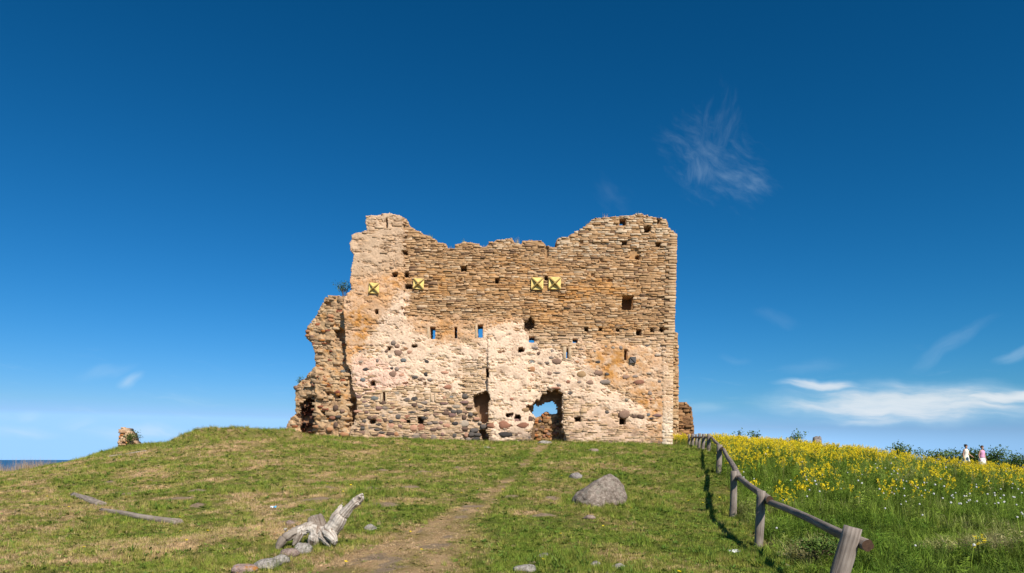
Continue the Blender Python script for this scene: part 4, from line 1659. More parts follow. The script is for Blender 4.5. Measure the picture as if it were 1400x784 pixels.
# --- short turf
c_turf = tmpl_coll('turf_tufts')
r = random.Random(4)
for i in range(8):
    mb = MB()
    for _ in range(20):
        a = r.uniform(0, 6.28)
        q = r.uniform(0, .085)
        mb.blade((q * math.cos(a), q * math.sin(a), 0), r.uniform(.025, .075), r.uniform(.004, .008), r.uniform(0, 6.28), r.uniform(.1, 1.3), .6)
    template(c_turf, 'turf_%02d' % i, mb, [M['blade']])
for i in range(3):       # rosettes of broad-leaved weeds
    mb = MB()
    for _ in range(9):
        a = r.uniform(0, 6.28)
        mb.leaf((0, 0, .01), (math.cos(a), math.sin(a), r.uniform(.1, .7)), (0, 0, 1), r.uniform(.04, .085), r.uniform(.018, .034))
    template(c_turf, 'weed_%02d' % i, mb, [M['leaf']])


def turf_dens(x, y):
    d = np.maximum(y, 5)
    lam = np.clip(430 * (10 / d) ** 1.35, 60, 520)
    lam = lam * (1 - .8 * soil_f(x, y)) * (1 - .9 * meadow_f(x, y)) * np.where(castle_f(x, y), 0, 1)
    return lam * (.45 + .9 * sstep(fbm(np.asarray(x) / .5, np.asarray(y) / .5, 3, 203), .3, .6))


xy = wedge_points(7.6, 47, turf_dens)
dry = dry_f(xy[:, 0], xy[:, 1])
dry = np.clip(dry + RNG.normal(0, .24, len(xy)), 0, 1)
idx = RNG.integers(0, 8, len(xy))
wd = (RNG.random(len(xy)) < .16 * (1.1 - dry))
idx[wd] = RNG.integers(8, 11, int(wd.sum()))
tall = sstep(fbm(xy[:, 0] / 1.1, xy[:, 1] / 1.1, 3, 205), .5, .72) * (1 - dry)
scl = (.75 + xy[:, 1] * .018) * RNG.uniform(.75, 1.25, len(xy))
pdm = 1 - sstep(path_dist(xy[:, 0], xy[:, 1]), .5, 1.4)
zs = scl * (.95 + 1.7 * tall) * RNG.uniform(.6, 1.4, len(xy)) * (1 - .6 * pdm)
scatter('lawn_grass', c_turf, with_z(xy), scl, dry, RNG.random(len(xy)), idx, .15, 'short patchy green and straw turf on the castle rise', zs)

# --- longer tussocks at the wall foot, round the boulder, logs and stump
c_tall = tmpl_coll('grass_tussocks')
for i in range(6):
    mb = MB()
    for _ in range(26):
        a = r.uniform(0, 6.28)
        q = r.uniform(0, .10)
        mb.blade((q * math.cos(a), q * math.sin(a), 0), r.uniform(.12, .34), r.uniform(.006, .011), r.uniform(0, 6.28), r.uniform(.1, .8), .7)
    template(c_tall, 'tussock_%02d' % i, mb, [M['blade']])
tp = []
for px, py, n_, s_ in ((430, 752, 46, .55), (448, 748, 50, .5), (465, 744, 34, .5), (400, 770, 26, .5), (380, 778, 20, .5), (345, 782, 20, .5), (330, 780, 14, .4), (505, 727, 10, .3),
                       (785, 680, 60, .35), (860, 692, 50, .3), (805, 700, 60, .3), (835, 703, 60, .3), (138, 692, 30, .5), (170, 702, 16, .4), (213, 712, 18, .4), (245, 716, 24, .4),
                       (712, 775, 22, .35), (750, 765, 24, .35), (815, 776, 16, .3), (850, 780, 16, .3), (640, 770, 20, .8), (560, 720, 20, .6), (1040, 756, 34, .35), (1003, 706, 30, .4),
                       (985, 650, 24, .5), (970, 620, 24, .5), (690, 735, 24, .7), (590, 665, 20, .6), (640, 655, 20, .8), (170, 728, 60, .22), (285, 772, 90, .35), (240, 690, 30, .4), (600, 640, 60, .5), (520, 745, 20, .3), (205, 612, 60, .5), (880, 680, 60, .5)):
    c0 = on_ground(px, py)
    for _ in range(n_):
        tp.append((c0.x + RNG.normal(0, s_), c0.y + RNG.normal(0, s_ * .8)))
for _ in range(150):      # scattered tussocks over the turf
    yy_ = RNG.uniform(9, 36)
    xx_ = RNG.uniform(-.75 * yy_, min(.75 * yy_, float(fence_x(yy_))))
    for _k in range(int(RNG.integers(3, 14))):
        tp.append((xx_ + RNG.normal(0, .28), yy_ + RNG.normal(0, .25)))
for _ in range(1500):     # foot of the wall
    x = RNG.uniform(-15, 9.8)
    tp.append((x, 41.85 - abs(RNG.normal(0, .30))))
for _ in range(500):
    x = RNG.uniform(-6.5, 6)
    if abs(x + 1.8) < .6 or 1.0 < x < 2.8:
        tp.append((x, 41.8 - abs(RNG.normal(0, .8))))
for _ in range(900):      # on the left hummock
    a, b = RNG.normal(-17, 3.2), RNG.normal(38, 1.6)
    tp.append((a, b))
for _ in range(500):
    tp.append((RNG.normal(-22.5, 1.4), RNG.normal(41.5, .8)))
tp = np.array(tp)
tp = tp[(path_dist(tp[:, 0], tp[:, 1]) > .8) & (soil_f(tp[:, 0], tp[:, 1]) < .4)]
s_ = RNG.uniform(.5, 1.1, len(tp)) * np.where(tp[:, 1] > 30, 1.1, .62)
scatter('grass_tussocks', c_tall, with_z(tp), s_, np.clip(RNG.normal(.22, .2, len(tp)), 0, 1), RNG.random(len(tp)), None, .1, 'longer green grass at the wall foot and round stones')

# --- meadow beyond the fence
c_mead = tmpl_coll('meadow_clumps')
for i in range(7):
    mb = MB()
    for _ in range(20):
        a = r.uniform(0, 6.28)
        q = r.uniform(0, .13)
        mb.blade((q * math.cos(a), q * math.sin(a), 0), r.uniform(.25, .72), r.uniform(.007, .014), r.uniform(0, 6.28), r.uniform(.05, .6), .8, seg=3)
    if i % 2:
        for _ in range(14):
            a = r.uniform(0, 6.28)
            h = r.uniform(.1, .5)
            mb.leaf((r.uniform(-.1, .1), r.uniform(-.1, .1), h), (math.cos(a), math.sin(a), r.uniform(-.2, .7)), (0, 0, 1), r.uniform(.07, .14), r.uniform(.02, .045))
    template(c_mead, 'meadow_%02d' % i, mb, [M['meadow']])
for i in range(3):
    mb = MB()     # leafy herb
    for s in range(4):
        x0, y0 = r.uniform(-.06, .06), r.uniform(-.06, .06)
        h = r.uniform(.4, .75)
        mb.blade((x0, y0, 0), h, .01, r.uniform(0, 6.28), .15)
        for k in range(16):
            a = r.uniform(0, 6.28)
            z = h * r.uniform(.15, .98)
            mb.leaf((x0, y0, z), (math.cos(a), math.sin(a), r.uniform(0, .8)), (0, 0, 1), r.uniform(.05, .11), r.uniform(.018, .035))
    template(c_mead, 'meadow_herb_%02d' % i, mb, [M['meadow']])


def meadow_dens(x, y):
    lam = np.clip(75 * (10 / np.maximum(y, 6)) ** .9, 20, 80)
    return lam * meadow_f(x, y) * (np.asarray(y) > 6)


xy = wedge_points(7.6, 56, meadow_dens, .82, 1.5)
xy = xy[xy[:, 0] > 0]
n = len(xy)
hgt = (.55 + .42 * sstep(xy[:, 1], 10, 24)) * (1 - .25 * sstep(xy[:, 0] / xy[:, 1], .5, .62)) + (fbm(xy[:, 0] / 1.4, xy[:, 1] / 1.4, 3, 211) - .5) * .9
edge = sstep(xy[:, 0] - fence_x(xy[:, 1]), .1, 1.2)
hgt = np.clip(hgt * (.72 + .28 * edge), .25, 1.4)
midx = np.where(RNG.random(n) < .62 - .3 * sstep(xy[:, 1], 12, 22), 2 * RNG.integers(0, 4, n), RNG.integers(0, 10, n))
dr = np.clip(.30 + (fbm(xy[:, 0] / 1.6, xy[:, 1] / 1.6, 3, 213) - .5) * 1.1 + RNG.normal(0, .16, n) + .45 * sstep(fbm(xy[:, 0] / 1.2, xy[:, 1] / 1.2, 2, 215), .58, .7) * (1 - sstep(xy[:, 1], 11, 16)), 0, 1)
scatter('meadow_grass', c_mead, with_z(xy), RNG.uniform(.85, 1.2, n), dr, RNG.random(n), midx, .12, 'tall lush uncut meadow grass to the right of the fence', hgt * RNG.uniform(.8, 1.2, n))

c_yel = tmpl_coll('yellow_flowers')
for i in range(6):
    mb = MB()
    for s in range(3):
        x0, y0 = r.uniform(-.05, .05), r.uniform(-.05, .05)
        h = r.uniform(.75, 1.05)
        ln = r.uniform(-.12, .12)
        mb.tube([(x0, y0, 0), (x0 + ln * .4, y0, h * .5), (x0 + ln, y0 + ln * .5, h * .9)], [.006, .005, .003], 3, 0)
        for k in range(6):
            a = r.uniform(0, 6.28)
            mb.leaf((x0 + ln * .3, y0, h * r.uniform(.15, .7)), (math.cos(a), math.sin(a), r.uniform(.2, .9)), (0, 0, 1), r.uniform(.06, .12), r.uniform(.015, .03))
        for b in range(r.randint(3, 5)):
            a = r.uniform(0, 6.28)
            bl = r.uniform(.04, .15)
            cz = h * .9 + r.uniform(-.16, .08)
            cx, cy = x0 + ln + bl * math.cos(a), y0 + ln * .5 + bl * math.sin(a)
            mb.tube([(x0 + ln * .8, y0 + ln * .4, cz - bl * .9), (cx, cy, cz)], .0025, 3, 0, False)
            for f in range(9):
                ph = r.uniform(0, 6.28)
                rr_ = r.uniform(0, .032)
                mb.leaf((cx + rr_ * math.cos(ph), cy + rr_ * math.sin(ph), cz + r.uniform(-.03, .03)), (math.cos(ph * 3), math.sin(ph * 3), r.uniform(-.2, .9)), (math.sin(ph), math.cos(ph), .5), .026, .024, 1)
    template(c_yel, 'flower_%02d' % i, mb, [M['meadow'], M['yellow']])


def corner_f(x, y):
    return 1.0 * (np.asarray(x) > 9.75) * (np.asarray(x) < 11.2) * (np.asarray(y) > 41.0) * (np.asarray(y) < 43.6)


def yel_dens(x, y):
    q = np.asarray(x) / np.maximum(y, 5)
    lam = 8.0 * sstep(y, 19, 33) * (1 - .90 * sstep(q, .40, .60)) * (.35 + 1.1 * sstep(fbm(np.asarray(x) / 1.5, np.asarray(y) / 1.5, 3, 221), .42, .58))
    lam = lam + 3.0 * sstep(fbm(np.asarray(x) / 1.3, np.asarray(y) / 1.6, 3, 223), .55, .66) * sstep(y, 12, 16)
    return lam * meadow_f(x, y) + 16 * corner_f(x, y)


xy = wedge_points(12, 50, yel_dens, .82, 1.5)
xy = xy[xy[:, 0] > 0]
n = len(xy)
scatter('yellow_meadow_flowers', c_yel, with_z(xy), RNG.uniform(.75, 1.0, n), np.clip(RNG.normal(.5, .2, n), 0, 1), RNG.random(n), None, .08, 'yellow flowering mustard plants massed along the top of the meadow')

c_clk = tmpl_coll('dandelion_clocks')
for i in range(3):
    mb = MB()
    h = .40 + .12 * i
    mb.tube([(0, 0, 0), (.01, 0, h * .5), (.02 * i, 0, h)], .003, 3, 0, False)
    bm = bmesh.new()
    bmesh.ops.create_icosphere(bm, subdivisions=1, radius=.020)
    o_ = len(mb.v)
    mb.v += [(v.co.x + .02 * i, v.co.y, v.co.z + h) for v in bm.verts]
    for f in bm.faces:
        mb.f.append(tuple(o_ + v.index for v in f.verts))
        mb.mi.append(1)
    bm.free()
    template(c_clk, 'clock_%02d' % i, mb, [M['meadow'], M['clock']])
k0, k1 = on_ground(1340, 712), on_ground(1210, 690)


def clk_dens(x, y):
    return (.25 + 4.5 * np.exp(-(((x - k0.x) / 2.6) ** 2 + ((y - k0.y) / 1.8) ** 2)) + 1.2 * np.exp(-(((x - k1.x) / 3.5) ** 2 + ((y - k1.y) / 3.0) ** 2))) * meadow_f(x, y)


xy = wedge_points(9, 40, clk_dens, .82, 1.5)
xy = xy[xy[:, 0] > 0]
n = len(xy)
scatter('dandelion_seedheads', c_clk, with_z(xy), RNG.uniform(.9, 1.3, n), np.full(n, .5), RNG.random(n), None, .12, 'white dandelion seed heads dotted through the meadow')

# --- dandelions in the turf
c_dan = tmpl_coll('turf_dandelions')
mb = MB()
for k in range(12):
    a = k * 6.28 / 12
    mb.leaf((0, 0, .06), (math.cos(a), math.sin(a), .35), (0, 0, 1), .024, .012, 0)
mb.tube([(0, 0, 0), (0, 0, .06)], .003, 3, 1, False)
template(c_dan, 'dandelion_00', mb, [M['yellow'], M['leaf']])
xy = wedge_points(9, 41, lambda x, y: .35 * (1 - meadow_f(x, y)) * (1 - soil_f(x, y)) + 0 * x)
n = len(xy)
scatter('turf_dandelions', c_dan, with_z(xy), RNG.uniform(.8, 1.5, n), np.full(n, .3), RNG.random(n), None, .2, 'tiny yellow dandelions dotted over the turf')

# --- dry reeds on the shore at the far left
c_reed = tmpl_coll('reeds')
for i in range(4):
    mb = MB()
    for _ in range(12):
        a = r.uniform(0, 6.28)
        q = r.uniform(0, .3)
        mb.blade((q * math.cos(a), q * math.sin(a), 0), r.uniform(.6, 1.2), r.uniform(.012, .022), r.uniform(0, 6.28), r.uniform(.05, .4), .8)
    template(c_reed, 'reed_%02d' % i, mb, [M['reed']])
pts = []
while len(pts) < 330:
    px, d = RNG.uniform(-40, 72), RNG.uniform(46, 56)
    if float(vnoise(px / 14.0, d / 3.0, 231)) > .35 + .004 * max(px, 0):
        pts.append(((px - 700) * d / F, d))
pts = np.array(pts)
hh = 1.25 * np.clip(.95 - (pts[:, 0] / pts[:, 1] + .73) * 2.5, .4, 1.2)
scatter('dry_reeds', c_reed, with_z(pts), np.full(len(pts), 1.0), RNG.random(len(pts)), RNG.random(len(pts)), None, .06, 'pale dry reeds in front of the sea at the far left', hh * RNG.uniform(.7, 1.1, len(pts)))


# ------------------------------------------------------------------ shrubs
def shrub(name, loc, w, h, label, cat='shrub', group=None, n=500, lsize=.06, seed=1, stems=6, flowers=0):
    rr_ = random.Random(seed)
    root = empty(name, loc)
    tag(root, label, cat, group)
    st, fo = MB(), MB()
    tint, dryv = [], []
    tips = []
    for s in range(stems):
        a = rr_.uniform(0, 6.28)
        top = Vector((math.cos(a) * w * .5 * rr_.uniform(.1, .9), math.sin(a) * w * .4 * rr_.uniform(.1, .9), h * rr_.uniform(.65, 1.0)))
        mid = top * .5 + Vector((rr_.uniform(-.1, .1) * w, rr_.uniform(-.1, .1) * w, h * .05))
        st.tube([(0, 0, -.05), tuple(mid), tuple(top)], [.018 * h + .004, .011 * h + .003, .004], 4)
        tips += [top, mid * 1.2, (top + mid) / 2]
        for q in range(3):
            e = (top * .6 + mid * .4) + Vector((rr_.gauss(0, .2) * w, rr_.gauss(0, .15) * w, rr_.gauss(.05, .12) * h))
            st.tube([tuple(mid), tuple(e)], [.006 * h + .002, .003], 3)
            tips.append(e)
    for i in range(n):
        t_ = rr_.choice(tips)
        c = t_ + Vector((rr_.gauss(0, .10) * w, rr_.gauss(0, .09) * w, rr_.gauss(0, .09) * h))
        if c.z < 0.02:
            c.z = abs(c.z)
        d = Vector((rr_.gauss(0, 1), rr_.gauss(0, 1), rr_.gauss(.4, .7)))
        fo.leaf(c, d, (rr_.gauss(0, .5), rr_.gauss(0, .5), 1), lsize * rr_.uniform(.7, 1.4), lsize * rr_.uniform(.45, .75))
        tv = rr_.random()
        tint += [tv] * 4
        dryv += [rr_.random()] * 4
    obj('stem', st.mesh('stem', [M['twig']]), root)
    obj('foliage', fo.mesh('foliage', [M['shrub']], attrs={'tint': tint, 'dry': dryv}), root)
    return root


p = P(470, 408, 42.9)
shrub('wall_shrub', (p.x, p.y, p.z - .1), .95, .95, 'small green bush growing high on the broken side wing', 'bush', None, 420, .085, 5, 6)
p = P(411, 529, 44.6)
shrub('wall_shrub', (p.x, p.y, p.z - .1), .55, .75, 'small green bush growing low on the side wing above the niche', 'bush', None, 200, .07, 6, 5)
for i, (px, py, d, w, h, n_, lb) in enumerate([
        (1008, 591, 43.0, .6, 0, 90, 'sparse dark sprig rising from the yellow meadow nearest the castle'),
        (1032, 590, 42.5, .7, 0, 110, 'leafy dark sprig on the meadow skyline, second from the castle'),
        (1090, 594, 42.0, 1.0, 0, 170, 'spreading leafy bush on the skyline beside the small grey boulder'),
        (1237, 609, 45.0, 1.5, 0, 520, 'round dark bush alone on the skyline left of the walkers'),
        (1290, 619, 47.5, 2.8, 0, 800, 'dark green bush on the skyline just left of the walker in cream'),
        (1331, 617, 47.5, 2.0, 0, 700, 'dark green bush on the skyline between the two walkers'),
        (1358, 615, 47.5, 2.4, 0, 800, 'dark green bush with a tall shoot right of the walker in pink'),
        (1386, 623, 47.5, 2.8, 0, 800, 'dark green bush at the right edge of the picture')]):
    x = (px - 700) * d / F
    g_ = gz(x, d)
    h = max(EYE + (HOR - py) * d / F - g_, .8)
    shrub('skyline_bush', (x, d, g_), w, h, lb, 'bush', 'bushes on the meadow skyline', n_ * 2, .13, 20 + i, 10)
p = P(181, 603, 41.6)
shrub('wall_shrub', (p.x, p.y - .1, p.z - .5), .75, .95, 'dark weeds growing over the lone masonry stump on the left', 'bush', None, 620, .08, 41, 9)

p = on_ground(1122, 776)
shrub('leafy_weed', (p.x, p.y, p.z), .75, .42, 'clump of dark green leafy weeds beside the leaning end post', 'weed', None, 900, .05, 43, 12)
p = on_ground(1338, 778)
w_ = obj('flowering_weed', bpy.data.objects['flower_02'].data, None, (p.x, p.y, p.z - .02))
w_.scale = (.9, .9, .62)
tag(w_, 'yellow flowering weed standing alone near the bottom right corner', 'weed')


def tuft_thing(px, py, label, h=.3, seed=1, dryn=.6, d=42.05):
    rr_ = random.Random(seed)
    mb = MB()
    for _ in range(40):
        a = rr_.uniform(0, 6.28)
        q = rr_.uniform(0, .16)
        mb.blade((q * math.cos(a), q * math.sin(a), 0), rr_.uniform(.3, 1) * h, .012, rr_.uniform(0, 6.28), rr_.uniform(.1, .7), .7)
    n_ = len(mb.v)
    p = P(px, py, d)
    o = obj('grass_tuft', mb.mesh('grass_tuft', [M['tuft']], attrs={'dry': np.full(n_, dryn), 'tint': np.repeat([rr_.random()], n_)}), None, (p.x, p.y + .15, p.z - .06))
    return tag(o, label, 'grass tuft', 'grass tufts on the wall top')


M['tuft'] = foliage_mat('wall_tuft', GREENS, .3, .25, False)
for i, (px, py, lb, h, dn) in enumerate([(588, 323, 'green grass tuft on the sloping wall top nearest the left tower', .35, .2), (617, 340, 'dry grass wisps in the first notch of the wall top', .35, .9),
                                         (634, 332, 'green grass tuft on the wall top between the first two notches', .4, .25), (661, 338, 'dry grass wisps in the second notch of the wall top', .35, .9),
                                         (707, 333, 'grass tuft with dry stalks in the shallow gap at mid wall top', .6, .6), (804, 307, 'grass tuft on the left shoulder of the high right tower', .4, .35),
                                         (828, 298, 'dry stalks on the tower top left of the square hole', .5, .95), (873, 294, 'small green tuft at the highest point of the right tower', .4, .3),
                                         (900, 299, 'dry stalks on the tower top near its right corner', .35, .95), (921, 318, 'dry stalks on the stepped right corner of the tower', .35, .9)]):
    tuft_thing(px, py, lb, h, 60 + i, dn)

# ------------------------------------------------------------------ timber
def wood_mat(name, a, b_, c_, sc=1.0, axis=2):
    m, t, b = new_mat(name)
    g = coords(t)
    mp = t.new('ShaderNodeMapping')
    s = [26 * sc, 26 * sc, 26 * sc]
    s[axis] = 1.6 * sc
    mp.inputs['Scale'].default_value = s
    t.l.new(g, mp.inputs['Vector'])
    n1 = t.noise(mp.outputs[0], 1.0, 5, .65)
    n2 = t.noise(g, 3.0 * sc, 4, .6)
    f = t.math('ADD', t.math('MULTIPLY', n1, .65), t.math('MULTIPLY', n2, .35))
    cc = t.ramp(f, [(0.30, c_), (0.47, a), (0.68, b_)])
    t.l.new(cc, b.inputs['Base Color'])
    b.inputs['Roughness'].default_value = .85
    b.inputs['Specular IOR Level'].default_value = .2
    bump(t, b, n1, .8, .012)
    return m


M['post'] = wood_mat('weathered_post', (0.20, 0.16, 0.13), (0.36, 0.30, 0.25), (0.05, 0.035, 0.028))
M['log'] = wood_mat('grey_log', (0.26, 0.205, 0.16), (0.42, 0.345, 0.27), (0.09, 0.065, 0.048))
M['endgrain'] = flat_mat('end_grain', (0.075, 0.042, 0.025), .9, .7, 45)


def pole(name, a, b, ra, rb, mat, parent=None, seed=1, sides=14, segs=10, wob=.012, flat_top=True, endmat=None):
    """a round, slightly crooked, tapered timber from a to b with its own grain along Z"""
    a, b = Vector(a), Vector(b)
    L = (b - a).length
    rr_ = random.Random(seed)
    off = Vector((seed * 7.3, seed * 1.9, seed * 3.7))
    vs, fs, mi = [], [], []
    for i in range(segs + 1):
        t_ = i / segs
        w = Vector((mnoise.noise(Vector((t_ * 2.2, 0, 0)) + off), mnoise.noise(Vector((0, t_ * 2.2, 5)) + off), 0)) * wob * L * .35
        r_ = ra + (rb - ra) * t_
        for k in range(sides):
            th = 2 * math.pi * k / sides
            q = r_ * (1 + .17 * mnoise.noise(Vector((math.cos(th) * 1.3, math.sin(th) * 1.3, t_ * 2.5)) + off) + .11 * mnoise.noise(Vector((math.cos(th) * 4, math.sin(th) * 4, t_ * 1.2)) + off))
            zz = L * t_
            if i == segs:
                zz += .02 * mnoise.noise(Vector((math.cos(th), math.sin(th), 9)) + off)
            vs.append((w.x + q * math.cos(th), w.y + q * math.sin(th), zz))
    for i in range(segs):
        for k in range(sides):
            k2 = (k + 1) % sides
            fs.append((i * sides + k, i * sides + k2, (i + 1) * sides + k2, (i + 1) * sides + k))
            mi.append(0)
    fs.append(tuple(range(sides))[::-1])
    fs.append(tuple(segs * sides + k for k in range(sides)))
    mi += [1, 1]
    me = bpy.data.meshes.new(name)
    me.from_pydata(vs, [], fs)
    me.materials.append(mat)
    me.materials.append(endmat or mat)
    me.polygons.foreach_set('material_index', mi)
    sm = [True] * (len(fs) - 2) + [False, False]
    me.polygons.foreach_set('use_smooth', sm)
    o = bpy.data.objects.new(name, me)
    COL.objects.link(o)
    o.rotation_euler = (b - a).to_track_quat('Z', 'Y').to_euler()
    o.location = a
    if parent is not None:
        child_at_world(o, parent)
    return o


fence = empty('log_fence', (7.0, 24.0, gz(7.0, 24.0)))
tag(fence, 'weathered grey post and rail fence running up to the castle corner', 'fence')
# posts: (px, top py, base py, depth, radius, lean)
tops = []


def fpost(px_t, py_t, px_b, d, ra, rb, h=None, seed=1):
    xb = (px_b - 700) * d / F
    zb = gz(xb, d)
    t_ = P(px_t, py_t, d)
    o = pole('post', (xb, d, zb - .25), t_, ra, rb, M['post'], fence, seed, endmat=M['post'])
    tops.append(t_)
    return t_


fpost(1166, 721, 1127, 7.75, .10, .094, seed=1)
fpost(1041, 671, 1036.5, 11.9, .078, .072, seed=2)
fpost(1003.5, 644, 1002, 15.8, .080, .072, seed=3)
fpost(984, 608, 982, 23.8, .095, .090, seed=4)
fpost(969.5, 593.5, 968.5, 33.5, .10, .095, seed=5)
fpost(962, 593.5, 960.5, 35.5, .09, .085, seed=6)
fpost(956.5, 593, 955, 37.2, .085, .08, seed=7)
fpost(952, 594, 951.5, 38.6, .07, .06, seed=8)
fpost(947, 593.5, 946.5, 39.6, .10, .09, seed=9)
fpost(942, 594, 942, 40.6, .075, .07, seed=10)


def frail(i, j, za, zb, r_, ext=.35, side=.10, seed=1, exa=0.0):
    a, b = tops[i].copy(), tops[j].copy()
    a.z -= za
    b.z -= zb
    dr_ = (b - a).normalized()
    off = Vector((side, 0.06, 0))
    pole('rail', a + off - dr_ * ext, b + off + dr_ * (ext * .6 + exa), r_, r_ * .85, M['post'], fence, 30 + seed, endmat=M['endgrain'], segs=14)


frail(0, 1, .17, .19, .062, .22, .12, 1)
frail(1, 2, .13, .14, .062, .30, .11, 2)
frail(2, 3, .12, .15, .068, .35, .12, 3)
frail(3, 4, .13, .15, .065, .3, .12, 4)
frail(4, 9, .16, .18, .06, .4, .11, 5)

pa, pb = on_ground(1055, 762), on_ground(1078, 778)
o = pole('fallen_rail', (pa.x, pa.y, pa.z + .02), (pb.x, pb.y, pb.z + .03), .028, .022, M['log'], None, 71, 8, 8)
tag(o, 'thin fallen grey stick lying in the grass beside the fence', 'stick')


def ground_log(name, p0, p1, r0, r1, label, seed):
    a, b = on_ground(*p0), on_ground(*p1)
    o = pole(name, (a.x, a.y, a.z + r0 * .2), (b.x, b.y, b.z + r1 * .2), r0, r1, M['log'], None, seed, 12, 14, .03)
    return tag(o, label, 'log', 'grey logs on the left slope')


ground_log('fallen_log', (101, 678), (138, 692), .085, .12, 'shorter thick grey log lying on the left slope, higher up', 81)
ground_log('fallen_log', (138, 699), (245, 717), .055, .095, 'longer thin grey log lying on the left slope, lower down', 82)
ground_log('old_beam', (150, 625), (201, 616.5), .11, .09, 'half sunk grey timber on the slope below the masonry stump', 83).location.z -= .07

# ------------------------------------------------------------------ driftwood stump
M['drift'] = stone_mat('driftwood', 30.0, .25, .5, .008)


def drift():
    D = on_ground(445, 748).y
    base = on_ground(440, 746)

    def Q(px, py, dy=0.0):
        p = P(px, py, D + dy)
        return (p.x, p.y, p.z)
    mb = MB()
    limbs = [
        # the big raised limb
        ([(447, 733, 0), (455, 722, -.02), (466, 708, -.06), (478, 695, -.12), (488, 685, -.18), (493, 678, -.22)], [.14, .125, .105, .09, .08, .045]),
        ([(455, 722, 0), (459, 707, .05), (463, 697, .08), (467, 690.5, .10)], [.10, .07, .055, .03]),
        # root arms
        ([(447, 728, 0), (455, 736, -.16), (460, 743, -.25)], [.12, .085, .045]),
        ([(440, 728, 0), (447, 742, -.10), (452, 746, -.16)], [.10, .06, .03]),
        ([(447, 730, .05), (434, 726, .05), (420, 722, .04), (404, 727, 0), (393, 735, -.05), (384, 744, -.1), (379, 751, -.12)], [.12, .10, .085, .08, .07, .055, .03]),
        ([(414, 724, .02), (407, 736, .0), (401, 746, -.02)], [.075, .06, .03]),
        ([(434, 730, .1), (429, 716, .16), (426, 707, .18)], [.10, .08, .055]),
        ([(440, 728, .1), (438, 714, .18), (436, 705, .2)], [.10, .08, .06]),
        ([(438, 727, .04), (432, 736, .04), (430, 746, .06)], [.12, .12, .10]),
    ]
    rr_ = random.Random(12)
    for k in range(9):      # splinters and root stubs
        a_ = rr_.uniform(0, 6.28)
        bx_, by_ = rr_.uniform(385, 456), rr_.uniform(722, 738)
        limbs.append(([(bx_, by_, 0), (bx_ + rr_.uniform(-7, 7), by_ + rr_.uniform(-9, 8), rr_.uniform(-.1, .1))], [.035, .008]))
    limbs.append(([(490, 682, -.2), (496, 676, -.24)], [.035, .012]))
    limbs.append(([(488, 683, -.2), (489, 677, -.2)], [.03, .01]))
    limbs.append(([(465, 693, .09), (469, 687, .1)], [.025, .008]))
    axis_p, axis_t, axis_id, axis_s = [], [], [], []
    for li, (pts, rad) in enumerate(limbs):
        P3 = [Vector(Q(*p)) for p in pts]
        fine, rf = [], []
        for i in range(len(P3) - 1):
            for s in range(5):
                t_ = s / 5
                p0, p1, p2, p3 = P3[max(i - 1, 0)], P3[i], P3[i + 1], P3[min(i + 2, len(P3) - 1)]
                q = .5 * ((2 * p1) + (p2 - p0) * t_ + (2 * p0 - 5 * p1 + 4 * p2 - p3) * t_ ** 2 + (3 * p1 - p0 - 3 * p2 + p3) * t_ ** 3)
                fine.append(q)
                rf.append(rad[i] * (1 - t_) + rad[i + 1] * t_)
        fine.append(P3[-1])
        rf.append(rad[-1])
        # crooked
        for i in range(1, len(fine) - 1):
            fine[i] = fine[i] + Vector((mnoise.noise(fine[i] * 5), mnoise.noise(fine[i] * 5 + Vector((9, 0, 0))), mnoise.noise(fine[i] * 5 + Vector((0, 9, 0))))) * .016
        mb.tube([tuple(q) for q in fine], rf, 12)
        sl = 0
        for i in range(len(fine) - 1):
            for s in (0, .5):
                axis_p.append(fine[i].lerp(fine[i + 1], s) - base)
                axis_t.append((fine[i + 1] - fine[i]).normalized())
                axis_id.append(li)
                axis_s.append(sl + s * (fine[i + 1] - fine[i]).length)
            sl += (fine[i + 1] - fine[i]).length
    bx, by, bz = base
    mb.v = [(v[0] - bx, v[1] - by, v[2] - bz) for v in mb.v]
    o = obj('driftwood_stump', mb.mesh('driftwood_stump', [M['drift']], True), None, base)
    rm = o.modifiers.new('weld', 'REMESH')
    rm.mode = 'VOXEL'
    rm.voxel_size = .010
    sm = o.modifiers.new('soften', 'SMOOTH')
    sm.iterations = 2
    dg = bpy.context.evaluated_depsgraph_get()
    me = bpy.data.meshes.new_from_object(o.evaluated_get(dg))
    o.modifiers.clear()
    o.data = me
    n_ = len(me.vertices)
    co = np.empty(n_ * 3)
    no = np.empty(n_ * 3)
    me.vertices.foreach_get('co', co)
    me.vertices.foreach_get('normal', no)
    co = co.reshape(-1, 3)
    no = no.reshape(-1, 3)
    AP, AT, AI, AS = np.array([tuple(q) for q in axis_p]), np.array([tuple(q) for q in axis_t]), np.array(axis_id), np.array(axis_s)
    near = np.concatenate([((co[i:i + 4000, None, :] - AP[None]) ** 2).sum(-1).argmin(1) for i in range(0, n_, 4000)])
    rel = co - AP[near]
    T = AT[near]
    e1 = np.cross(T, np.array([.3, 1, .2]))
    e1 /= np.linalg.norm(e1, axis=1)[:, None] + 1e-9
    e2 = np.cross(T, e1)
    ang = np.arctan2((rel * e2).sum(1), (rel * e1).sum(1)) + AS[near] * 1.2
    ss_ = AS[near] + AI[near] * 7.0
    ridge = fbm(np.cos(ang) * 4 + 20 + AI[near] * 3, np.sin(ang) * 4 + ss_ * 1.3, 3, 301)
    fine_ = fbm(np.cos(ang) * 11 + 40, np.sin(ang) * 11 + ss_ * 2.2, 2, 305)
    dsp = (ridge - .5) * .030 + (fine_ - .5) * .010 + (fbm(co[:, 0] * 5 + co[:, 1] * 3, co[:, 2] * 5, 4, 303) - .5) * .085
    kp = np.array(Q(488.5, 684.5, -.28)) - np.array(base)
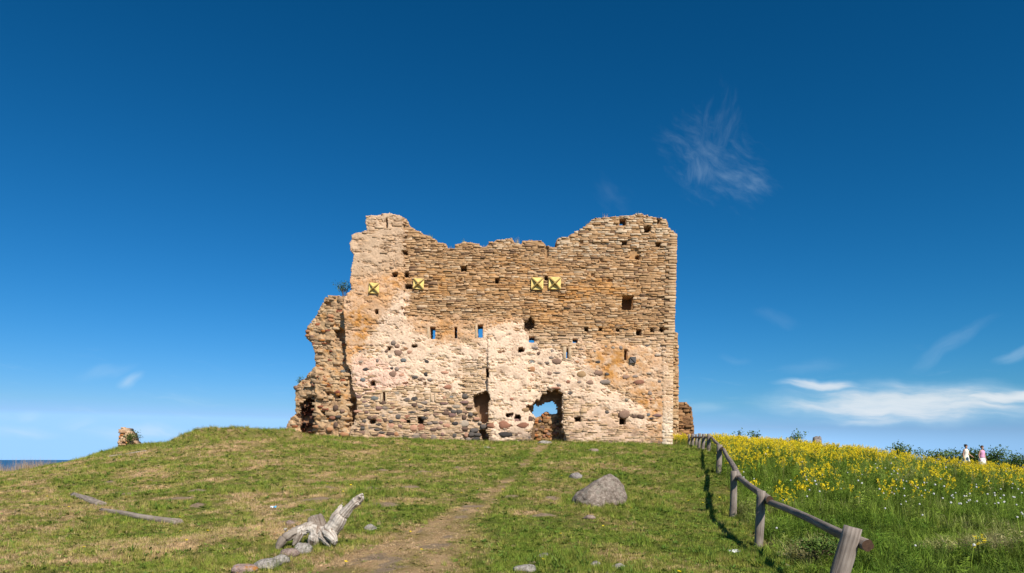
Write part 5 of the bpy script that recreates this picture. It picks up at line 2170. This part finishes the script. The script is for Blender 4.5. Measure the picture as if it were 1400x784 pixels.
    knot = np.exp(-(((co - kp) ** 2).sum(1)) / .05 ** 2)
    dsp = dsp - .09 * knot
    co = co + no * dsp[:, None]
    me.vertices.foreach_set('co', co.ravel())
    me.update()
    me.polygons.foreach_set('use_smooth', np.ones(len(me.polygons), bool))
    # bleached on the ridges, brown in the splits
    f_ = np.clip((ridge * .6 + fine_ * .4 - .34) / .16, 0, 1)
    bark = sstep(fbm(co[:, 0] * 3.5, co[:, 2] * 3.5 + co[:, 1] * 3, 3, 307), .50, .68)
    colr = mixc(mixc(np.array((0.16, 0.10, 0.065)), np.array((0.64, 0.56, 0.47)), f_), np.array((0.30, 0.23, 0.175)), bark * .5)
    grey = np.isin(AI[near], (4, 5, 6, 7, 8)) * 1.0
    colr = mixc(colr, colr * np.array((.50, .46, .43)), grey * .85)
    colr = colr * .9
    colr = colr * (1 - .55 * sstep(knot, .3, .8))[:, None]
    ca = me.color_attributes.new('Col', 'FLOAT_COLOR', 'POINT')
    ca.data.foreach_set('color', np.column_stack([colr, np.ones(n_)]).astype(np.float32).ravel())
    me.materials.clear()
    me.materials.append(M['drift'])
    tag(o, 'bleached driftwood stump with one limb pointing up to the right', 'driftwood')


drift()


# ------------------------------------------------------------------ stones
def granite_mat(name, base, light, lichen=None, sc=1.0):
    m, t, b = new_mat(name)
    g = coords(t)
    n1 = t.noise(g, 7 * sc, 7, .68)
    n2 = t.noise(g, 28 * sc, 4, .6)
    c = t.ramp(t.math('ADD', t.math('MULTIPLY', n1, .6), t.math('MULTIPLY', n2, .4)), [(.34, tuple(x * .45 for x in base)), (.48, base), (.66, light)])
    if lichen:
        c = t.mix(t.smooth(t.noise(g, 4.5 * sc, 5, .7), .52, .62), c, tuple(lichen) + (1,))
    t.l.new(c, b.inputs['Base Color'])
    b.inputs['Roughness'].default_value = .92
    b.inputs['Specular IOR Level'].default_value = .15
    bump(t, b, t.math('ADD', n1, t.math('MULTIPLY', n2, .5)), .9, .025)
    return m


M['granite'] = granite_mat('grey_granite', (0.20, 0.17, 0.15), (0.44, 0.39, 0.345))
M['granite_pink'] = granite_mat('pink_granite', (0.26, 0.18, 0.145), (0.44, 0.34, 0.28), None, 2)
M['granite_rust'] = granite_mat('rust_lichen_granite', (0.34, 0.23, 0.19), (0.50, 0.38, 0.32), (0.48, 0.20, 0.05), 2)
M['granite_pale'] = granite_mat('pale_granite', (0.30, 0.26, 0.22), (0.54, 0.49, 0.42), (0.16, 0.15, 0.11), 2)
M['slate'] = granite_mat('blue_grey_stone', (0.15, 0.145, 0.15), (0.30, 0.29, 0.29), None, 2)


def stone(px, py, wpx, hpx, mat, label, seed, sub=3, rough=.14, name='stone', cat='stone', sink=.35, depth=.9, group=None, rot=None):
    c = on_ground(px, py + hpx * .42)
    w, h = wpx * c.y / F / 2, hpx * c.y / F
    v, f = rock_mesh(seed, sub, rough, name=name)
    v = v * np.array([w * 1.08, w * depth, h * .62])
    me = np_mesh(name, v, f, mat, True)
    o = obj(name, me, None, (c.x, c.y + w * depth * .6, c.z + h * .62 * (1 - sink) - h * .12))
    o.rotation_euler = (0, 0, rot if rot is not None else random.Random(seed).uniform(0, .6))
    return tag(o, label, cat, group)


for i, (px, py, w, h, mt, lb) in enumerate([
        (330, 779, 34, 14, 'granite_rust', 'pink stone with orange lichen at the left end of the stone row'),
        (361, 773, 36, 16, 'granite_pale', 'pale rounded stone second from the left in the stone row'),
        (381, 766, 26, 14, 'granite_pale', 'pale rough stone third from the left in the stone row'),
        (394, 757, 28, 13, 'granite_pink', 'smooth pink stone in the row below the driftwood'),
        (412, 751, 26, 17, 'granite_pale', 'grey and white mottled stone just below the driftwood stump'),
        (429, 743, 22, 10, 'slate', 'dark blue grey stone tucked under the driftwood stump'),
        (506, 722, 16, 9, 'granite_pale', 'single small stone to the right of the driftwood'),
        (396, 716, 12, 8, 'granite_pink', 'small brown stone up the slope left of the driftwood')]):
    stone(px, py, w, h, M[mt], lb, 40 + i, group='stones by the driftwood')
for i, (px, py, w, h, mt, lb) in enumerate([
        (719, 778, 30, 10, 'granite_pale', 'long pale stone at the bottom edge, leftmost of the foreground group'),
        (727, 770, 12, 5, 'granite_pink', 'tiny stone touching the long pale stone at the bottom'),
        (748, 761, 27, 8, 'granite', 'flat grey stone above the long pale stone'),
        (814, 772, 15, 8, 'granite', 'small grey stone left of the cream stone'),
        (847, 777, 19, 11, 'granite_pale', 'angular cream stone, rightmost of the foreground group'),
        (806, 708, 16, 7, 'granite_pink', 'small brown stone in the grass below the big boulder'),
        (834, 784, 12, 5, 'granite', 'tiny stone at the bottom edge under the cream stone')]):
    stone(px, py, w, h, M[mt], lb, 60 + i, group='stones in the foreground grass')
stone(812, 615.5, 16, 5, M['granite_pink'], 'flat stone in the grass at the foot of the wall right of the gate', 77, sink=.5)
stone(666, 612, 10, 4, M['granite_pale'], 'small pale stone at the foot of the wall left of the gate', 78, sink=.5)
stone(745, 605, 20, 6, M['granite_pale'], 'pale worn threshold stone lying in the gateway', 79, sink=.4)
stone(787, 651, 18, 11, M['granite'], 'small grey stone half hidden behind the big boulder', 80, sink=.4)


# the big boulder on the slope: shaped from its own outline
M['boulder'] = granite_mat('brown_grey_boulder', (0.20, 0.155, 0.12), (0.41, 0.34, 0.28), (0.27, 0.23, 0.18), 1.5)


def big_boulder():
    c = on_ground(822, 694)
    k = c.y / F
    v, f = rock_mesh(9, 5, .10, freq=1.3)
    x, y, z = v[:, 0], v[:, 1], v[:, 2]
    zt = np.clip((z + 1) / 2, 0, 1)
    # peak to the right of the middle, long shoulder to the left
    X = (x * (1 - .42 * zt ** 1.6) * 41 + 12 * zt ** 1.3 - 2) * k
    X = X * 1.05
    Z = ((zt ** .9) * 61 - 8 + 6 * (x * (1 - zt))) * k
    Y = y * 34 * k * (1 - .35 * zt) + 26 * k + zt * 10 * k
    vv = np.stack([X, Y, Z], 1)
    # crack running down to the right, and pitted surface
    crack = np.abs(Z / k - (30 - (X / k + 26) * .42) + (fbm(X * 7, Y * 7, 3, 7) - .5) * 9)
    vv[:, 1] += .045 * np.exp(-(crack / 1.2) ** 2) * (x < .75) + (fbm(X * 16, Z * 16, 4, 311) - .5) * .12 + (fbm(X * 4, Z * 4, 3, 312) - .5) * .10
    vv[:, 2] += (fbm(X * 9, Y * 9, 3, 313) - .5) * .07
    o = obj('boulder', np_mesh('boulder', vv, f, M['boulder'], True), None, (c.x, c.y, c.z - .15))
    tag(o, 'big grey lichened boulder half sunk in the slope right of the path', 'boulder')


big_boulder()
x, d = (1117 - 700) * 41.0 / F, 41.0
v, f = rock_mesh(33, 3, .2)
o = obj('boulder', np_mesh('boulder', v * np.array([.34, .3, .30]), f, M['granite'], True), None, (x, d, EYE + (HOR - 601.5) * d / F))
v2, f2 = rock_mesh(34, 3, .2)
tag(o, 'small dark boulder poking above the yellow flowers on the skyline', 'boulder')
zt = gz(x, d)
o.scale = (1, 1, 1)
# it is the top of a tall standing stone rooted in the meadow
v3 = v * np.array([.30, .28, 1.0])
hgt_ = o.location.z + .28 - zt + .2
v3[:, 2] = (v[:, 2] * .5 + .5) * hgt_ - .2
o.data = np_mesh('boulder', v3, f, M['granite'], True)
o.location = (x, d, zt)

# ------------------------------------------------------------------ litter
def scrap(px, py, size, cols, label, name='litter', seed=1):
    c = on_ground(px, py)
    rr_ = random.Random(seed)
    n_ = 7
    vs, fs = [], []
    for i in range(n_):
        for j in range(n_):
            u, v = i / (n_ - 1) - .5, j / (n_ - 1) - .5
            vs.append((u * size, v * size * .6, .02 + .03 * abs(math.sin(u * 7 + v * 4)) + rr_.uniform(0, .018)))
    for i in range(n_ - 1):
        for j in range(n_ - 1):
            fs.append((i * n_ + j, (i + 1) * n_ + j, (i + 1) * n_ + j + 1, i * n_ + j + 1))
    m, t, b = new_mat(name + '_film')
    s = t.new('ShaderNodeSeparateXYZ')
    t.l.new(coords(t, 'Generated'), s.inputs[0])
    t.l.new(t.ramp(s.outputs[0], [(.0, cols[0]), (.45, cols[0]), (.5, cols[1]), (1, cols[1])]), b.inputs['Base Color'])
    b.inputs['Roughness'].default_value = .4
    me = np_mesh(name, vs, fs, m, True)
    o = obj(name, me, None, (c.x, c.y, c.z + .03))
    so_ = o.modifiers.new('thickness', 'SOLIDIFY')
    so_.thickness = .004
    o.rotation_euler = (.25, 0, .3)
    tag(o, label, 'litter')


scrap(374, 698, .13, ((0.75, 0.78, 0.8), (0.12, 0.42, 0.62)), 'crumpled blue and white wrapper lying on the left slope', 'crumpled_wrapper', 1)
scrap(1003, 760, .17, ((0.8, 0.8, 0.78), (0.75, 0.75, 0.74)), 'crumpled white paper scrap in the grass left of the fence', 'paper_scrap', 2)


# ------------------------------------------------------------------ the two walkers
M['skin'] = flat_mat('skin', (0.50, 0.28, 0.19), .55, .06, 8)
M['white_cloth'] = flat_mat('cream_cloth', (0.80, 0.76, 0.64), .8, .06, 12)
M['pink_cloth'] = flat_mat('pink_cloth', (0.72, 0.34, 0.50), .8, .08, 12)
M['white_skirt'] = flat_mat('white_cloth', (0.80, 0.79, 0.77), .8, .06, 12)
M['dark_hair'] = flat_mat('dark_hair', (0.018, 0.013, 0.011), .5, .3, 40)
M['brown_hair'] = flat_mat('brown_hair', (0.085, 0.045, 0.025), .5, .3, 40)


def loft(rings, sides=20, cap=True):
    """rings: (cx, cy, z, rx, ry)"""
    vs, fs = [], []
    for (cx, cy, z, rx, ry) in rings:
        for k in range(sides):
            th = 2 * math.pi * k / sides
            vs.append((cx + rx * math.cos(th), cy + ry * math.sin(th), z))
    n_ = len(rings)
    for i in range(n_ - 1):
        for k in range(sides):
            k2 = (k + 1) % sides
            fs.append((i * sides + k, i * sides + k2, (i + 1) * sides + k2, (i + 1) * sides + k))
    if cap:
        fs.append(tuple(range(sides))[::-1])
        fs.append(tuple((n_ - 1) * sides + k for k in range(sides)))
    return vs, fs


def person(px, head_py, d, height, facing, label, hairmat, dress, bun, arm_l, arm_r):
    x = (px - 700) * d / F
    g_ = gz(x, d)
    top = EYE + (HOR - head_py) * d / F
    s = height / 1.70
    z0 = top - height
    root = empty('person', (x, d, z0))
    tag(root, label, 'person', 'walkers in the meadow')
    root.rotation_euler = (0, 0, facing)
    # body: one skin graph, +Y is forward
    V, E, R = [], [], []

    def chain(pts, start=None):
        last = start
        for (p, r_) in pts:
            V.append(tuple(c * s for c in p))
            R.append(r_ * s)
            if last is not None:
                E.append((last, len(V) - 1))
            last = len(V) - 1
        return last
    pel = chain([((0, 0, .93), .125)])
    chest = chain([((0, .0, 1.06), .105), ((0, .01, 1.20), .118), ((0, .0, 1.34), .115)], pel)
    neck = chain([((0, .0, 1.44), .052), ((0, .02, 1.50), .050)], chest)
    head = chain([((0, .035, 1.565), .075), ((0, .03, 1.635), .082)], neck)
    chain([((0, .115, 1.585), .016)], head)
    for sd_, arm in ((-1, arm_l), (1, arm_r)):
        sh = chain([((sd_ * .155, 0, 1.375), .050)], chest)
        el_, wr = arm
        w = chain([((sd_ * el_[0], el_[1], el_[2]), .038), ((sd_ * wr[0], wr[1], wr[2]), .026)], sh)
        hd = Vector((sd_ * wr[0], wr[1], wr[2]))
        dr_ = (hd - Vector((sd_ * el_[0], el_[1], el_[2]))).normalized()
        pm = chain([(tuple(hd + dr_ * .06), .030)], w)
        for q, ln in ((-.030, .070), (-.010, .085), (.010, .080), (.030, .062)):
            a_ = hd + dr_ * .09 + Vector((q * .5, q, 0))
            chain([(tuple(a_), .010), (tuple(a_ + dr_ * ln * .5 + Vector((0, .012, 0))), .009), (tuple(a_ + dr_ * ln + Vector((0, .03, 0))), .008)], pm)
        chain([(tuple(hd + dr_ * .05 + Vector((0, .035, 0))), .011), (tuple(hd + dr_ * .09 + Vector((0, .05, 0))), .009)], pm)
    for sd_, st in ((-1, .16), (1, -.12)):
        hp = chain([((sd_ * .085, 0, .86), .092)], pel)
        chain([((sd_ * .09, st * .55, .50), .060), ((sd_ * .09, st * .75 - .03, .28), .052), ((sd_ * .09, st * .9 - .05, .08), .036), ((sd_ * .09, st * .9 + .02, .035), .034), ((sd_ * .095, st * .9 + .13, .03), .030)], hp)
    me = bpy.data.meshes.new('body')
    me.from_pydata(V, E, [])
    me.materials.append(M['skin'])
    body = obj('body', me, root)
    sk = body.modifiers.new('skin', 'SKIN')
    lay = me.skin_vertices[0].data
    for i, r_ in enumerate(R):
        lay[i].radius = (r_, r_)
        lay[i].use_root = (i == pel)
    sk.use_smooth_shade = True
    ss = body.modifiers.new('smooth', 'SUBSURF')
    ss.levels = ss.render_levels = 2
    # hair
    bm = bmesh.new()
    bmesh.ops.create_icosphere(bm, subdivisions=3, radius=1)
    for v in bm.verts:
        c = v.co
        n_ = 1 + .08 * mnoise.noise(c * 4)
        front = max(0, c.y) * max(0, .45 - c.z)
        v.co = Vector((c.x * .098 * n_, (c.y * .108 - .012) * n_ - front * .09, c.z * .110 * n_ + .0))
    hm = bpy.data.meshes.new('hair')
    bm.to_mesh(hm)
    bm.free()
    hm.materials.append(hairmat)
    h = obj('hair', hm, root, (0, .012 * s, 1.632 * s))
    h.scale = (s, s, s)
    if bun:
        v_, f_ = rock_mesh(5, 2, .1)
        obj('hair_bun', np_mesh('hair_bun', v_ * .055, f_, hairmat, True), root, (0, -.06 * s, 1.70 * s))
    for nm, rings, mt in dress:
        v_, f_ = loft([(a * s, b * s, c * s, e * s, g2 * s) for a, b, c, e, g2 in rings], 24, False)
        # hem and folds
        v_ = [(p[0] * (1 + .05 * math.sin(7 * math.atan2(p[1], p[0])) * max(0, 1.0 - p[2])), p[1] * (1 + .06 * math.sin(5 * math.atan2(p[1], p[0]) + 1) * max(0, 1.0 - p[2])), p[2]) for p in v_]
        o_ = obj(nm, np_mesh(nm, v_, f_, mt, True), root)
        so_ = o_.modifiers.new('thickness', 'SOLIDIFY')
        so_.thickness = .012
    return root


dress1 = [('dress', [(0, .02, .42, .30, .27), (0, .01, .62, .25, .22), (0, 0, .84, .205, .175), (0, 0, .98, .175, .155), (0, 0, 1.08, .142, .130), (0, .01, 1.22, .158, .150), (0, .01, 1.32, .165, .135), (0, 0, 1.39, .150, .105), (0, 0, 1.425, .09, .075)], M['white_cloth'])]
dress2 = [('skirt', [(0, .02, .44, .27, .24), (0, .01, .66, .23, .20), (0, 0, .86, .20, .172), (0, 0, .99, .172, .15), (0, 0, 1.06, .15, .138)], M['white_skirt']),
          ('pink_top', [(0, 0, .94, .190, .168), (0, 0, 1.04, .160, .148), (0, 0, 1.10, .150, .136), (0, .01, 1.22, .164, .154), (0, .01, 1.32, .168, .138), (0, 0, 1.39, .150, .105), (0, 0, 1.42, .10, .08)], M['pink_cloth'])]
person(1320.5, 608.5, 45.0, 1.70, math.radians(200), 'walking person in a cream sleeveless dress with dark pinned up hair', M['dark_hair'], dress1, True,
       ((.24, .02, 1.12), (.30, .16, .98)), ((.20, -.04, 1.10), (.21, .02, .86)))
person(1342.5, 610, 44.0, 1.66, math.radians(195), 'walking person in a pink top and white skirt, right of the other walker', M['brown_hair'], dress2, False,
       ((.25, -.02, 1.11), (.29, .02, .86)), ((.23, -.03, 1.10), (.24, .06, .86)))
